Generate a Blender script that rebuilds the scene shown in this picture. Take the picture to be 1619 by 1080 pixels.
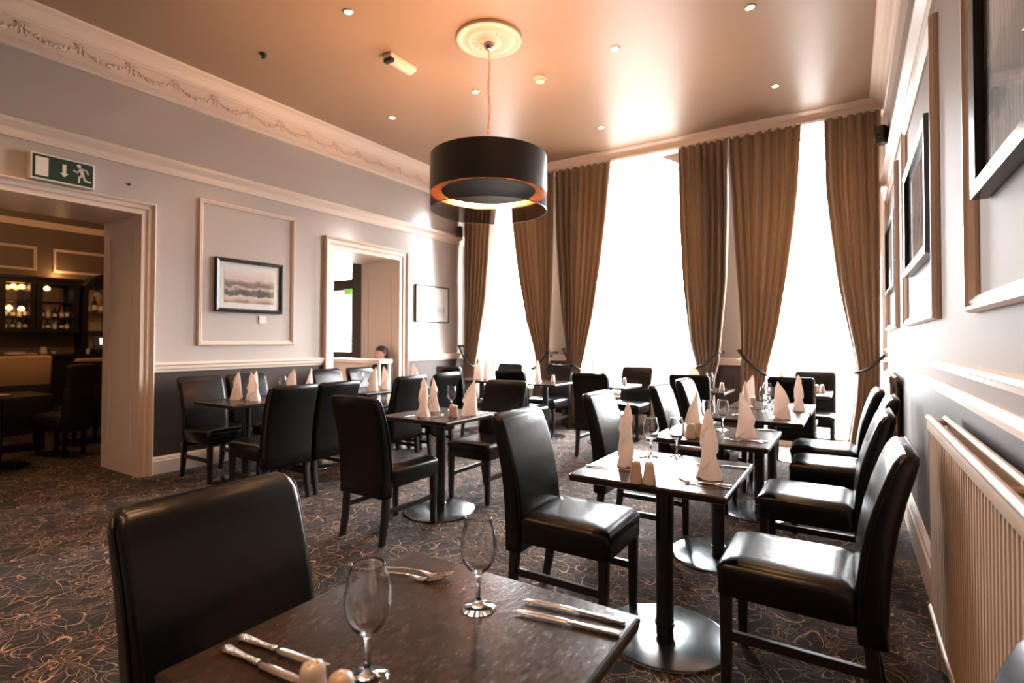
import bpy, bmesh, math, random
from mathutils import Vector, Matrix, noise
PI = math.pi
for o in list(bpy.data.objects): bpy.data.objects.remove(o)
S = bpy.context.scene
COL = S.collection
random.seed(7)

# ------------------------------------------------------------------ camera
cd = bpy.data.cameras.new('camera'); cam = bpy.data.objects.new('camera', cd); COL.objects.link(cam)
yaw, pitch, roll = map(math.radians, (32.5586, 1.0346, 0.1469))
fw = Vector((-math.sin(yaw)*math.cos(pitch), math.cos(yaw)*math.cos(pitch), math.sin(pitch)))
r0 = Vector((math.cos(yaw), math.sin(yaw), 0)); u0 = r0.cross(fw)
rt = r0*math.cos(roll)+u0*math.sin(roll); up = rt.cross(fw)
M = Matrix((rt, up, -fw)).transposed().to_4x4(); M.translation = (0, 0, 1.33)
cam.matrix_world = M
cd.sensor_fit = 'HORIZONTAL'; cd.sensor_width = 36; cd.lens = 838.5/1619*36
cd.shift_y = -(540-522.23)/1619
cd.clip_start = .03
cd.dof.use_dof = True; cd.dof.focus_distance = 2.0; cd.dof.aperture_fstop = 2.8
S.camera = cam
# ------------------------------------------------------------------ world, exposure
w = bpy.data.worlds.new('sky'); S.world = w; w.use_nodes = True
bg = w.node_tree.nodes['Background']; bg.inputs[1].default_value = 1
# overcast sky above the horizon, the darker street and ground below it
_N, _L = w.node_tree.nodes, w.node_tree.links
_tc = _N.new('ShaderNodeTexCoord'); _sp = _N.new('ShaderNodeSeparateXYZ'); _L.new(_tc.outputs['Generated'], _sp.inputs[0])
_mr = _N.new('ShaderNodeValToRGB'); _e = _mr.color_ramp.elements       # position = (direction z + 1) / 2 ; values are /100
_e[0].position, _e[0].color = .44, (.115, .11, .105, 1); _e[1].position, _e[1].color = 1, (.98, 1, 1.02, 1)
for _p, _c in ((.505, (.30, .30, .30, 1)), (.56, (.62, .63, .64, 1)), (.64, (.90, .92, .94, 1))):
    _k = _e.new(_p); _k.color = _c
_h = _N.new('ShaderNodeMath'); _h.operation = 'MULTIPLY_ADD'; _h.inputs[1].default_value = .5; _h.inputs[2].default_value = .5
_L.new(_sp.outputs[2], _h.inputs[0]); _L.new(_h.outputs[0], _mr.inputs[0])
_L.new(_mr.outputs[0], bg.inputs[0]); bg.inputs[1].default_value = 88
vs = S.view_settings; vs.view_transform = 'Standard'; vs.look = 'None'; vs.gamma = 1; vs.use_curve_mapping = False
vs.exposure = 0.0
WIN = [(-4.82, .70, .55), (-2.65, .90, .55), (-.45, .76, .14)]     # centre x, half width, sill height
AR = 1.07                                                         # radius of the flat arches
ARCH = 4.02
def portal(name, loc, sx, sz, rot):
    l = bpy.data.lights.new(name, 'AREA'); l.shape = 'RECTANGLE'; l.size = sx; l.size_y = sz
    o = bpy.data.objects.new(name, l); COL.objects.link(o); o.location = loc; o.rotation_euler = rot
    l.cycles.is_portal = True
for i, (cx, hw, sz) in enumerate(WIN):
    portal('window_portal', (cx, 8.06, (sz+ARCH)/2), hw*2, ARCH-sz, (-PI/2, 0, 0))
portal('hall_portal', (-9.4, 8.06, 2.2), 1.24, 2.6, (-PI/2, 0, 0))
# warm lamps: (ceiling downlights and the pendant's bulbs carry their own light in their builders)
WARM = (1.0, .55, .26)

# ------------------------------------------------------------------ materials
def mat(name, col, rough=.5, metal=0, spec=.5, bump=0, bscale=60, var=0, vscale=4, coat=0, sheen=0, trans=0, emis=None, estr=0):
    m = bpy.data.materials.new(name); m.use_nodes = True
    nt = m.node_tree; N = nt.nodes; L = nt.links; b = N['Principled BSDF']
    b.inputs['Base Color'].default_value = (*col, 1); b.inputs['Roughness'].default_value = rough
    b.inputs['Metallic'].default_value = metal; b.inputs['Specular IOR Level'].default_value = spec
    if coat: b.inputs['Coat Weight'].default_value = coat; b.inputs['Coat Roughness'].default_value = .14
    if sheen: b.inputs['Sheen Weight'].default_value = sheen
    if trans: b.inputs['Transmission Weight'].default_value = trans
    if emis: b.inputs['Emission Color'].default_value = (*emis, 1); b.inputs['Emission Strength'].default_value = estr
    tc = N.new('ShaderNodeTexCoord')
    if var:
        n = N.new('ShaderNodeTexNoise'); n.inputs['Scale'].default_value = vscale; n.inputs['Detail'].default_value = 5
        L.new(tc.outputs['Object'], n.inputs['Vector'])
        mx = N.new('ShaderNodeMix'); mx.data_type = 'RGBA'
        mx.inputs[6].default_value = (*[c*(1-var) for c in col], 1); mx.inputs[7].default_value = (*[min(1, c*(1+var)) for c in col], 1)
        L.new(n.outputs['Fac'], mx.inputs[0]); L.new(mx.outputs[2], b.inputs['Base Color'])
    if bump:
        n = N.new('ShaderNodeTexNoise'); n.inputs['Scale'].default_value = bscale; n.inputs['Detail'].default_value = 4
        L.new(tc.outputs['Object'], n.inputs['Vector'])
        bp = N.new('ShaderNodeBump'); bp.inputs['Strength'].default_value = bump; bp.inputs['Distance'].default_value = .01
        L.new(n.outputs['Fac'], bp.inputs['Height']); L.new(bp.outputs[0], b.inputs['Normal'])
    return m
def nodes(m): return m.node_tree.nodes, m.node_tree.links, m.node_tree.nodes['Principled BSDF']
def math_node(N, L, op, a, b=None, c=None):
    n = N.new('ShaderNodeMath'); n.operation = op
    for i, v in enumerate((a, b, c)):
        if v is None: continue
        if isinstance(v, (int, float)): n.inputs[i].default_value = v
        else: L.new(v, n.inputs[i])
    return n.outputs[0]
def ramp(N, L, fac, stops):
    r = N.new('ShaderNodeValToRGB'); e = r.color_ramp.elements
    e[0].position, e[0].color = stops[0][0], (*stops[0][1], 1); e[1].position, e[1].color = stops[-1][0], (*stops[-1][1], 1)
    for p, c in stops[1:-1]: k = e.new(p); k.color = (*c, 1)
    L.new(fac, r.inputs[0]); return r.outputs[0]

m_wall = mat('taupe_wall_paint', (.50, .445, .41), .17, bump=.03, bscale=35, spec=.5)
m_walldim = mat('taupe_wall_paint_dimmed', (.36, .31, .28), .55, bump=.03, bscale=35, spec=.03)  # same paint as m_wall, its dimmer light put into a darker, matter colour
m_dark = mat('brown_dado_paint', (.055, .038, .031), .42, bump=.03, bscale=35, spec=.35)
m_white = mat('white_gloss_paint', (.80, .645, .54), .32, bump=.02, bscale=30)
m_plaster = mat('white_plaster', (.80, .66, .57), .5, bump=.05, bscale=25)
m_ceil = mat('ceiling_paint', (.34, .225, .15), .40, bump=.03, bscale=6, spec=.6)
m_black = mat('black_leather', (.005, .0045, .0045), .27, bump=.08, bscale=28, spec=.4)
m_legs = mat('dark_stained_wood', (.014, .011, .010), .35, bump=.05, bscale=40)
m_steel = mat('brushed_black_steel', (.012, .012, .012), .28, metal=0, spec=.7)
m_disc = mat('polished_base_steel', (.26, .285, .295), .2, metal=1, bump=.03, bscale=9)
m_silver = mat('silver_cutlery', (.62, .58, .54), .16, metal=1)
m_handle = mat('patterned_silver', (.62, .56, .50), .22, metal=1, bump=.9, bscale=260)
m_napkin = mat('napkin_linen', (.86, .77, .71), .85, bump=.12, bscale=220, sheen=.2)
_n, _l, _b = nodes(m_napkin); _t = _n.new('ShaderNodeBsdfTranslucent'); _t.inputs[0].default_value = (.92, .78, .70, 1); _x = _n.new('ShaderNodeMixShader'); _x.inputs[0].default_value = .38
_l.new(_b.outputs[0], _x.inputs[1]); _l.new(_t.outputs[0], _x.inputs[2]); _l.new(_x.outputs[0], _n['Material Output'].inputs[0])
m_china = mat('white_china', (.78, .69, .62), .22, coat=.4)
m_pepper = mat('speckled_china', (.66, .50, .38), .3, coat=.3)
m_hole = mat('shaker_hole', (.02, .015, .01), .8)
m_frame = mat('black_picture_frame', (.012, .012, .014), .25)
m_frameedge = mat('silver_frame_lip', (.55, .52, .48), .3, metal=1)
m_mount = mat('picture_mount', (.82, .80, .77), .7)
m_rope = mat('dark_tieback_rope', (.025, .018, .016), .7, bump=.6, bscale=90)
m_rad = mat('cream_radiator_enamel', (.56, .41, .30), .35)
m_brass = mat('brass', (.55, .36, .16), .25, metal=1)
m_green = mat('exit_sign_green', (.008, .042, .020), .4)
m_signw = mat('exit_sign_white', (.80, .74, .66), .4)
m_bgreen = mat('bright_green_sign', (.20, .55, .05), .4, emis=(.35, .8, .1), estr=1.0)
m_plastic = mat('white_plastic', (.74, .68, .62), .4)
m_bplastic = mat('black_plastic', (.012, .012, .012), .4)
m_brownwall = mat('bar_wall_paint', (.16, .115, .085), .5)
m_browntrim = mat('brown_window_paint', (.10, .065, .045), .5)
m_barwood = mat('dark_bar_wood', (.012, .009, .007), .35)
m_tan = mat('tan_upholstery', (.62, .38, .17), .8, bump=.3, bscale=120)
m_darkup = mat('dark_brown_upholstery', (.018, .012, .010), .7)
m_mirror = mat('bar_mirror', (.55, .46, .38), .12, metal=1)
m_frost = mat('hammered_glass_panel', (.75, .68, .62), .32, metal=1, bump=.9, bscale=60)
m_skin = mat('skin', (.62, .38, .27), .5)
m_hair = mat('dark_hair', (.02, .012, .008), .5, bump=.5, bscale=80)
m_cloth = mat('black_clothing', (.012, .012, .013), .8)
m_shade = mat('black_lamp_shade', (.008, .008, .008), .42, sheen=.1)
m_copper = mat('copper_shade_lining', (.85, .45, .22), .22, metal=1, bump=.6, bscale=14)
m_bulb = mat('warm_bulb', (1, .8, .6), .5, emis=(1, .62, .32), estr=60)
m_spot = mat('downlight_lens', (1, .9, .8), .5, emis=(1, .74, .50), estr=40)
m_cabglow = mat('cabinet_lamp', (1, .6, .3), .5, emis=(1, .5, .18), estr=5)
m_till = mat('till_screen', (.8, .6, .6), .5, emis=(1, .72, .72), estr=1.3)

def mk_glass(name, tint=(1, 1, 1)):
    m = bpy.data.materials.new(name); m.use_nodes = True; N = m.node_tree.nodes; L = m.node_tree.links
    N.remove(N['Principled BSDF']); g = N.new('ShaderNodeBsdfGlass'); g.inputs['IOR'].default_value = 1.48
    g.inputs['Color'].default_value = (*tint, 1); g.inputs['Roughness'].default_value = 0
    L.new(g.outputs[0], N['Material Output'].inputs[0]); return m
m_glass = mk_glass('clear_glass')
def mk_pane(name, refl=.035, rough=.02):
    m = bpy.data.materials.new(name); m.use_nodes = True; N = m.node_tree.nodes; L = m.node_tree.links
    N.remove(N['Principled BSDF']); t = N.new('ShaderNodeBsdfTransparent'); g = N.new('ShaderNodeBsdfGlossy'); g.inputs['Roughness'].default_value = rough
    lw = N.new('ShaderNodeLayerWeight'); lw.inputs[0].default_value = .5      # Schlick's curve, the same from both sides
    fr = math_node(N, L, 'MULTIPLY_ADD', math_node(N, L, 'POWER', lw.outputs['Facing'], 5.0), .9, refl)
    mx = N.new('ShaderNodeMixShader'); L.new(fr, mx.inputs[0]); L.new(t.outputs[0], mx.inputs[1]); L.new(g.outputs[0], mx.inputs[2])
    L.new(mx.outputs[0], N['Material Output'].inputs[0]); return m
m_pane = mk_pane('window_glass'); m_picglass = mk_pane('picture_glass')
def mk_sheer():
    m = bpy.data.materials.new('sheer_black_voile'); m.use_nodes = True; N = m.node_tree.nodes; L = m.node_tree.links
    b = N['Principled BSDF']; b.inputs['Base Color'].default_value = (.02, .015, .014, 1); b.inputs['Roughness'].default_value = .8
    t = N.new('ShaderNodeBsdfTransparent'); mx = N.new('ShaderNodeMixShader'); mx.inputs[0].default_value = .55
    L.new(t.outputs[0], mx.inputs[1]); L.new(b.outputs[0], mx.inputs[2]); L.new(mx.outputs[0], N['Material Output'].inputs[0]); return m
m_sheer = mk_sheer()
def mk_curtain():
    m = bpy.data.materials.new('taupe_curtain_cloth'); m.use_nodes = True; N, L, b = nodes(m)
    tc = N.new('ShaderNodeTexCoord'); n = N.new('ShaderNodeTexNoise'); n.inputs['Scale'].default_value = 160
    mp = N.new('ShaderNodeMapping'); mp.inputs['Scale'].default_value = (1, 1, .12); L.new(tc.outputs['Object'], mp.inputs[0]); L.new(mp.outputs[0], n.inputs[0])
    c = ramp(N, L, n.outputs['Fac'], [(.3, (.23, .165, .12)), (.7, (.33, .24, .175))])
    L.new(c, b.inputs['Base Color']); b.inputs['Roughness'].default_value = .75; b.inputs['Sheen Weight'].default_value = .3
    tr = N.new('ShaderNodeBsdfTranslucent'); tr.inputs[0].default_value = (.56, .36, .21, 1)
    mx = N.new('ShaderNodeMixShader'); mx.inputs[0].default_value = .16
    L.new(b.outputs[0], mx.inputs[1]); L.new(tr.outputs[0], mx.inputs[2]); L.new(mx.outputs[0], N['Material Output'].inputs[0])
    bp = N.new('ShaderNodeBump'); bp.inputs['Strength'].default_value = .2; bp.inputs['Distance'].default_value = .004
    L.new(n.outputs['Fac'], bp.inputs['Height']); L.new(bp.outputs[0], b.inputs['Normal']); return m
m_curtain = mk_curtain()
def mk_tabletop():
    m = mat('dark_brown_tabletop', (.06, .034, .022), .26, spec=.22); N, L, b = nodes(m)
    tc = N.new('ShaderNodeTexCoord')
    n1 = N.new('ShaderNodeTexNoise'); n1.inputs['Scale'].default_value = 7; n1.inputs['Detail'].default_value = 9; n1.inputs['Roughness'].default_value = .65
    n2 = N.new('ShaderNodeTexNoise'); n2.inputs['Scale'].default_value = 130; n2.inputs['Detail'].default_value = 6
    mp = N.new('ShaderNodeMapping'); mp.inputs['Scale'].default_value = (1, .35, 1); L.new(tc.outputs['Object'], mp.inputs[0])
    L.new(tc.outputs['Object'], n1.inputs[0]); L.new(mp.outputs[0], n2.inputs[0])
    s = math_node(N, L, 'ADD', math_node(N, L, 'MULTIPLY', n1.outputs['Fac'], .6), math_node(N, L, 'MULTIPLY', n2.outputs['Fac'], .4))
    L.new(ramp(N, L, s, [(.36, (.012, .007, .005)), (.52, (.030, .016, .010)), (.72, (.070, .036, .020))]), b.inputs['Base Color'])
    L.new(math_node(N, L, 'MULTIPLY_ADD', n2.outputs['Fac'], .22, .13), b.inputs['Roughness'])
    bp = N.new('ShaderNodeBump'); bp.inputs['Strength'].default_value = .12; bp.inputs['Distance'].default_value = .004
    L.new(n2.outputs['Fac'], bp.inputs['Height']); L.new(bp.outputs[0], b.inputs['Normal'])
    return m
m_top = mk_tabletop(); nodes(m_top)[2].inputs['Coat Weight'].default_value = .0; nodes(m_top)[2].inputs['Coat Roughness'].default_value = .16
m_edge = mat('dark_table_edge', (.022, .014, .011), .28)
def mk_carpet():
    m = mat('patterned_carpet', (.02, .018, .017), .95, spec=.25, sheen=.03); N, L, b = nodes(m)
    tc = N.new('ShaderNodeTexCoord')
    nz = N.new('ShaderNodeTexNoise'); nz.inputs['Scale'].default_value = 4; nz.inputs['Detail'].default_value = 2
    L.new(tc.outputs['Object'], nz.inputs['Vector'])
    va = N.new('ShaderNodeVectorMath'); va.operation = 'MULTIPLY_ADD'; va.inputs[1].default_value = (.16, .16, 0)
    L.new(nz.outputs['Color'], va.inputs[0]); L.new(tc.outputs['Object'], va.inputs[2])
    fac = None
    def flowers(sc, k, lv, seed, amp):
        mp = N.new('ShaderNodeMapping'); mp.inputs['Location'].default_value = (seed, seed*.6, 0); L.new(va.outputs[0], mp.inputs[0])
        v = N.new('ShaderNodeTexVoronoi'); v.voronoi_dimensions = '2D'; v.inputs['Scale'].default_value = sc; v.inputs['Randomness'].default_value = .85
        L.new(mp.outputs[0], v.inputs['Vector'])
        sub = N.new('ShaderNodeVectorMath'); sub.operation = 'SUBTRACT'; L.new(mp.outputs[0], sub.inputs[0]); L.new(v.outputs['Position'], sub.inputs[1])
        sp = N.new('ShaderNodeSeparateXYZ'); L.new(sub.outputs[0], sp.inputs[0])
        ang = math_node(N, L, 'ARCTAN2', sp.outputs[1], sp.outputs[0])
        r = math_node(N, L, 'MULTIPLY', v.outputs['Distance'], 1.0)
        sep = N.new('ShaderNodeSeparateColor'); L.new(v.outputs['Color'], sep.inputs[0])
        a2 = math_node(N, L, 'ADD', math_node(N, L, 'ADD', ang, math_node(N, L, 'MULTIPLY', sep.outputs[0], 6.28)), math_node(N, L, 'MULTIPLY', r, amp))
        pet = math_node(N, L, 'ABSOLUTE', math_node(N, L, 'SINE', math_node(N, L, 'MULTIPLY', a2, k)))
        g = math_node(N, L, 'DIVIDE', r, math_node(N, L, 'MULTIPLY_ADD', pet, .9, .10))
        # contours of g: nested petal outlines meeting at the flower's centre ; divide by the local steepness to keep lines even
        lg = math_node(N, L, 'LOGARITHM', math_node(N, L, 'ADD', g, .02), 2.0)
        fr = math_node(N, L, 'FRACT', math_node(N, L, 'MULTIPLY', lg, lv))
        d = math_node(N, L, 'ABSOLUTE', math_node(N, L, 'SUBTRACT', fr, .5))
        wd = math_node(N, L, 'DIVIDE', .020, math_node(N, L, 'ADD', r, .13))
        return math_node(N, L, 'LESS_THAN', d, wd)
    f_a = flowers(2.5, 3, .85, 0.0, 1.0); f_b = flowers(3.6, 2, .7, 3.7, 1.6)
    v2 = N.new('ShaderNodeTexVoronoi'); v2.voronoi_dimensions = '2D'; v2.feature = 'DISTANCE_TO_EDGE'; v2.inputs['Scale'].default_value = 7; L.new(va.outputs[0], v2.inputs['Vector'])
    f_c = math_node(N, L, 'LESS_THAN', v2.outputs['Distance'], .022)
    fac = math_node(N, L, 'MAXIMUM', f_a, math_node(N, L, 'MULTIPLY', f_b, .6))
    fac = math_node(N, L, 'MAXIMUM', fac, math_node(N, L, 'MULTIPLY', f_c, .3))
    n3 = N.new('ShaderNodeTexNoise'); n3.inputs['Scale'].default_value = 6; n3.inputs['Detail'].default_value = 3; L.new(tc.outputs['Object'], n3.inputs[0])
    gate = ramp(N, L, n3.outputs['Fac'], [(.38, (.35, .35, .35)), (.52, (1, 1, 1))])
    n4 = N.new('ShaderNodeTexNoise'); n4.inputs['Scale'].default_value = 420; L.new(tc.outputs['Object'], n4.inputs[0])
    f2 = math_node(N, L, 'MULTIPLY', math_node(N, L, 'MULTIPLY', fac, gate), math_node(N, L, 'MULTIPLY_ADD', n4.outputs['Fac'], .9, .45))
    mx = N.new('ShaderNodeMix'); mx.data_type = 'RGBA'; mx.inputs[6].default_value = (.016, .0145, .0145, 1); mx.inputs[7].default_value = (.45, .28, .19, 1)
    L.new(f2, mx.inputs[0]); L.new(mx.outputs[2], b.inputs['Base Color'])
    bp = N.new('ShaderNodeBump'); bp.inputs['Strength'].default_value = .5; bp.inputs['Distance'].default_value = .005
    L.new(n4.outputs['Fac'], bp.inputs['Height']); L.new(bp.outputs[0], b.inputs['Normal']); return m
m_carpet = mk_carpet()
def mk_art(kind):
    m = mat('framed_print_' + kind, (.5, .5, .5), .6); N, L, b = nodes(m)
    tc = N.new('ShaderNodeTexCoord'); sp = N.new('ShaderNodeSeparateXYZ'); L.new(tc.outputs['Generated'], sp.inputs[0])
    n = N.new('ShaderNodeTexNoise'); n.inputs['Detail'].default_value = 8; n.inputs['Scale'].default_value = 5 if kind == 'landscape' else 9
    L.new(tc.outputs['Generated'], n.inputs[0])
    if kind == 'landscape':
        h = math_node(N, L, 'ADD', sp.outputs[2], math_node(N, L, 'MULTIPLY_ADD', n.outputs['Fac'], .35, -.17))
        c = ramp(N, L, h, [(.0, (.30, .17, .12)), (.10, (.62, .50, .42)), (.19, (.72, .60, .52)), (.25, (.06, .045, .035)), (.38, (.10, .07, .05)), (.43, (.62, .54, .46)), (.52, (.16, .11, .085)), (.62, (.30, .20, .16)), (.70, (.68, .56, .50)), (1, (.82, .76, .72))])
    elif kind == 'pale':
        h = math_node(N, L, 'ADD', sp.outputs[2], math_node(N, L, 'MULTIPLY_ADD', n.outputs['Fac'], .5, -.25))
        c = ramp(N, L, h, [(0, (.75, .75, .74)), (.3, (.5, .5, .5)), (.45, (.74, .74, .73)), (1, (.8, .8, .8))])
    else:
        wv = N.new('ShaderNodeTexWave'); wv.wave_type = 'BANDS'; wv.bands_direction = 'Y'; wv.inputs['Scale'].default_value = 9; wv.inputs['Distortion'].default_value = 5; wv.inputs['Detail'].default_value = 4
        L.new(tc.outputs['Generated'], wv.inputs[0])
        h = math_node(N, L, 'ADD', sp.outputs[2], math_node(N, L, 'MULTIPLY_ADD', n.outputs['Fac'], .4, -.2))
        c0 = ramp(N, L, h, [(0, (.42, .35, .30)), (.18, (.36, .31, .27)), (.26, (.055, .06, .06)), (.48, (.10, .10, .095)), (.55, (.33, .27, .22)), (1, (.30, .23, .18))])
        mx = N.new('ShaderNodeMix'); mx.data_type = 'RGBA'; mx.blend_type = 'MULTIPLY'; mx.inputs[0].default_value = .75; L.new(c0, mx.inputs[6]); L.new(ramp(N, L, wv.outputs['Fac'], [(.2, (.45, .45, .45)), (.7, (1.3, 1.3, 1.3))]), mx.inputs[7])
        c = mx.outputs[2]
    L.new(c, b.inputs['Base Color']); return m

# ------------------------------------------------------------------ mesh helpers
def obj(name, bm, m, parent=None, smooth=False, loc=None):
    me = bpy.data.meshes.new(name)
    bmesh.ops.recalc_face_normals(bm, faces=bm.faces); bm.to_mesh(me); bm.free()
    for mm in (m if isinstance(m, (list, tuple)) else [m]): me.materials.append(mm)
    if smooth:
        for p in me.polygons: p.use_smooth = True
        if smooth != 'all':
            try: me.set_sharp_from_angle(angle=math.radians(38))
            except Exception: pass
    o = bpy.data.objects.new(name, me); COL.objects.link(o)
    if parent: o.parent = parent
    if loc: o.location = loc
    return o
def thing(name, label, cat, loc=(0, 0, 0), rotz=0, group=None):
    o = bpy.data.objects.new(name, None); o.empty_display_size = .1; COL.objects.link(o)
    o.location = loc; o.rotation_euler = (0, 0, rotz); return tag(o, label, cat, group)
def tag(o, label, cat, group=None):
    o['label'] = label; o['category'] = cat
    if group: o['group'] = group
    return o
def struct(name, bm, m, smooth=False, parent=None):
    o = obj(name, bm, m, parent, smooth)
    if not parent: o['kind'] = 'structure'
    return o
def dup(root, loc, rotz, label, group=None):
    r = root.copy(); COL.objects.link(r); r.location = loc; r.rotation_euler = (0, 0, rotz)
    r['label'] = label
    if group: r['group'] = group
    for ch in list(root.children):
        c = ch.copy(); COL.objects.link(c); c.parent = r
        for g in ch.children:
            d = g.copy(); COL.objects.link(d); d.parent = c
    return r
def place(proto, loc, rotz, label, group=None):
    """first use moves the prototype itself, later uses copy it"""
    if not proto.get('used_once'):
        proto['used_once'] = 1; proto.location = loc; proto.rotation_euler = (0, 0, rotz); proto['label'] = label
        if group: proto['group'] = group
        return proto
    return dup(proto, loc, rotz, label, group)
def box(bm, x0, x1, y0, y1, z0, z1, mi=0, bev=0):
    vs_ = [bm.verts.new(p) for p in ((x0, y0, z0), (x1, y0, z0), (x1, y1, z0), (x0, y1, z0), (x0, y0, z1), (x1, y0, z1), (x1, y1, z1), (x0, y1, z1))]
    fs = [bm.faces.new([vs_[i] for i in f]) for f in ((3, 2, 1, 0), (4, 5, 6, 7), (0, 1, 5, 4), (1, 2, 6, 5), (2, 3, 7, 6), (3, 0, 4, 7))]
    for f in fs: f.material_index = mi
    if bev:
        es = {e for f in fs for e in f.edges}
        bmesh.ops.bevel(bm, geom=list(es), offset=bev, segments=2, affect='EDGES', profile=.6)
    return fs
def nb(): return bmesh.new()
def bxm(*a, **k): b = nb(); box(b, *a, **k); return b
def loft(bm, secs, cap=True, mi=0, closed=True):
    rings = [[bm.verts.new(p) for p in s] for s in secs]
    n = len(rings[0])
    for a, b in zip(rings, rings[1:]):
        for i in range(n if closed else n-1):
            f = bm.faces.new((a[i], a[(i+1) % n], b[(i+1) % n], b[i])); f.material_index = mi
    if cap:
        for r in (rings[0][::-1], rings[-1]):
            f = bm.faces.new(r); f.material_index = mi
    return rings
def lathe(bm, prof, seg=24, c=(0, 0, 0), mi=0, cap=True):
    secs = [[(c[0]+r*math.cos(2*PI*i/seg), c[1]+r*math.sin(2*PI*i/seg), c[2]+z) for i in range(seg)] for r, z in prof]
    loft(bm, secs, cap, mi)
def tube(bm, pts, rad, seg=8, mi=0, cap=True):
    pts = [Vector(p) for p in pts]; secs = []
    rads = rad if isinstance(rad, (list, tuple)) else [rad]*len(pts)
    prev = None
    for i, p in enumerate(pts):
        t = (pts[min(i+1, len(pts)-1)]-pts[max(i-1, 0)]).normalized()
        a = Vector((0, 0, 1)) if abs(t.z) < .9 else Vector((1, 0, 0))
        if prev is not None: a = prev
        u = (a-t*a.dot(t)).normalized(); v = t.cross(u); prev = u
        secs.append([p+(u*math.cos(2*PI*k/seg)+v*math.sin(2*PI*k/seg))*rads[i] for k in range(seg)])
    loft(bm, secs, cap, mi)
def rrect(w, d, r, n=4, cx=0, cy=0):
    """rounded rectangle outline, half sizes w,d"""
    r = min(r, w*.99, d*.99); out = []
    for (sx, sy, a0) in ((1, 1, 0), (-1, 1, PI/2), (-1, -1, PI), (1, -1, 3*PI/2)):
        for k in range(n+1):
            a = a0+PI/2*k/n; out.append((cx+sx*(w-r)+r*math.cos(a), cy+sy*(d-r)+r*math.sin(a)))
    return out
def sweep(bm, prof, path, mi=0, closed_path=False):
    """prof: list of (out, up) ; path: list of (point, outdir, updir)"""
    secs = [[Vector(p)+Vector(o)*a+Vector(u)*b for a, b in prof] for p, o, u in path]
    if closed_path: secs.append(secs[0])
    loft(bm, secs, not closed_path, mi)
def run_y(bm, prof, x, side, y0, y1):      # moulding along Y on wall x, side=+1 sticks out to +x ; prof (out, z)
    sweep(bm, prof, [((x, y0, 0), (side, 0, 0), (0, 0, 1)), ((x, y1, 0), (side, 0, 0), (0, 0, 1))])
def run_x(bm, prof, y, side, x0, x1):
    sweep(bm, prof, [((x0, y, 0), (0, side, 0), (0, 0, 1)), ((x1, y, 0), (0, side, 0), (0, 0, 1))])

# ------------------------------------------------------------------ room shell
XL, XR, YB, YF, ZC, TH = -5.78, .36, 7.55, -2.6, 4.10, .80
XH = -10.15                                  # far wall of the bar and the hall
D1 = (.4, 2.392, 2.55); D2 = (4.62, 5.87, 2.55)      # openings in the left wall: y0, y1, top
XB = XL-TH
b = nb(); box(b, XH-.2, XR+.3, YF-.2, YB+.8, -.12, 0); struct('floor', b, m_carpet)
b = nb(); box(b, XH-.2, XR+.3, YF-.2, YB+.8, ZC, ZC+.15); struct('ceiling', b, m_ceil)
b = nb()
for y0, y1, z0, z1 in ((YF, D1[0], 0, ZC), (D1[0], D1[1], D1[2], ZC), (D1[1], D2[0], 0, ZC), (D2[0], D2[1], D2[2], ZC), (D2[1], YB, 0, ZC)):
    box(b, XB, XL, y0, y1, max(z0, 1.0), z1)
    if z0 == 0: box(b, XB, XL, y0, y1, 0, 1.0, 1)
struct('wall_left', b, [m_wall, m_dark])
b = nb(); box(b, XR, XR+.2, YF, YB, 1.1, ZC); box(b, XR, XR+.2, YF, YB, 0, 1.1, 1); struct('wall_right', b, [m_walldim, m_dark])
b = nb(); box(b, XL, XR+.2, YF-.2, YF, 0, ZC); struct('wall_rear', b, m_brownwall)
# window wall with three arched openings
b = nb()
WT = .56
def arch_z(cx, hw, x):
    return ARCH-AR+math.sqrt(AR*AR-(x-cx)**2)
edges = [XH]+[v for cx, hw, s in ((-9.40, .62, .95),) for v in (cx-hw, cx+hw)]
HW = (-9.40, .62, .95, 3.45)                  # hall window: centre, half width, sill, head
box(b, XH, HW[0]-HW[1], YB, YB+WT, 0, ZC); box(b, HW[0]-HW[1], HW[0]+HW[1], YB, YB+WT, 0, HW[2]); box(b, HW[0]-HW[1], HW[0]+HW[1], YB, YB+WT, HW[3], ZC)
box(b, HW[0]+HW[1], XB, YB, YB+WT, 0, ZC)
for f in b.faces: f.material_index = 2
b2 = b
x = XB
for cx, hw, s in WIN:
    x1 = cx-hw
    box(b, x, x1, YB, YB+WT, 1.02, ZC); box(b, x, x1, YB, YB+WT, 0, 1.02, 1)
    if s > .2: box(b, x1, cx+hw, YB, YB+WT, 0, s, 0)
    else: box(b, x1, cx+hw, YB, YB+WT, 0, s, 3)
    n = 24; ring = []
    for i in range(n+1):
        xx = cx-hw+2*hw*i/n; ring.append((xx, arch_z(cx, hw, xx)))
    for (xa, za), (xb, zb) in zip(ring, ring[1:]):
        v = [b.verts.new(p) for p in ((xa, YB, za), (xb, YB, zb), (xb, YB, ZC), (xa, YB, ZC), (xa, YB+WT, za), (xb, YB+WT, zb), (xb, YB+WT, ZC), (xa, YB+WT, ZC))]
        for f in ((0, 1, 2, 3), (7, 6, 5, 4)): b.faces.new([v[k] for k in f])
        f = b.faces.new([v[k] for k in (0, 4, 5, 1)]); f.material_index = 3
    x = cx+hw
box(b, x, XR+.2, YB, YB+WT, 1.02, ZC); box(b, x, XR+.2, YB, YB+WT, 0, 1.02, 1)
struct('wall_back', b, [m_wall, m_dark, m_brownwall, m_white])
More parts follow.
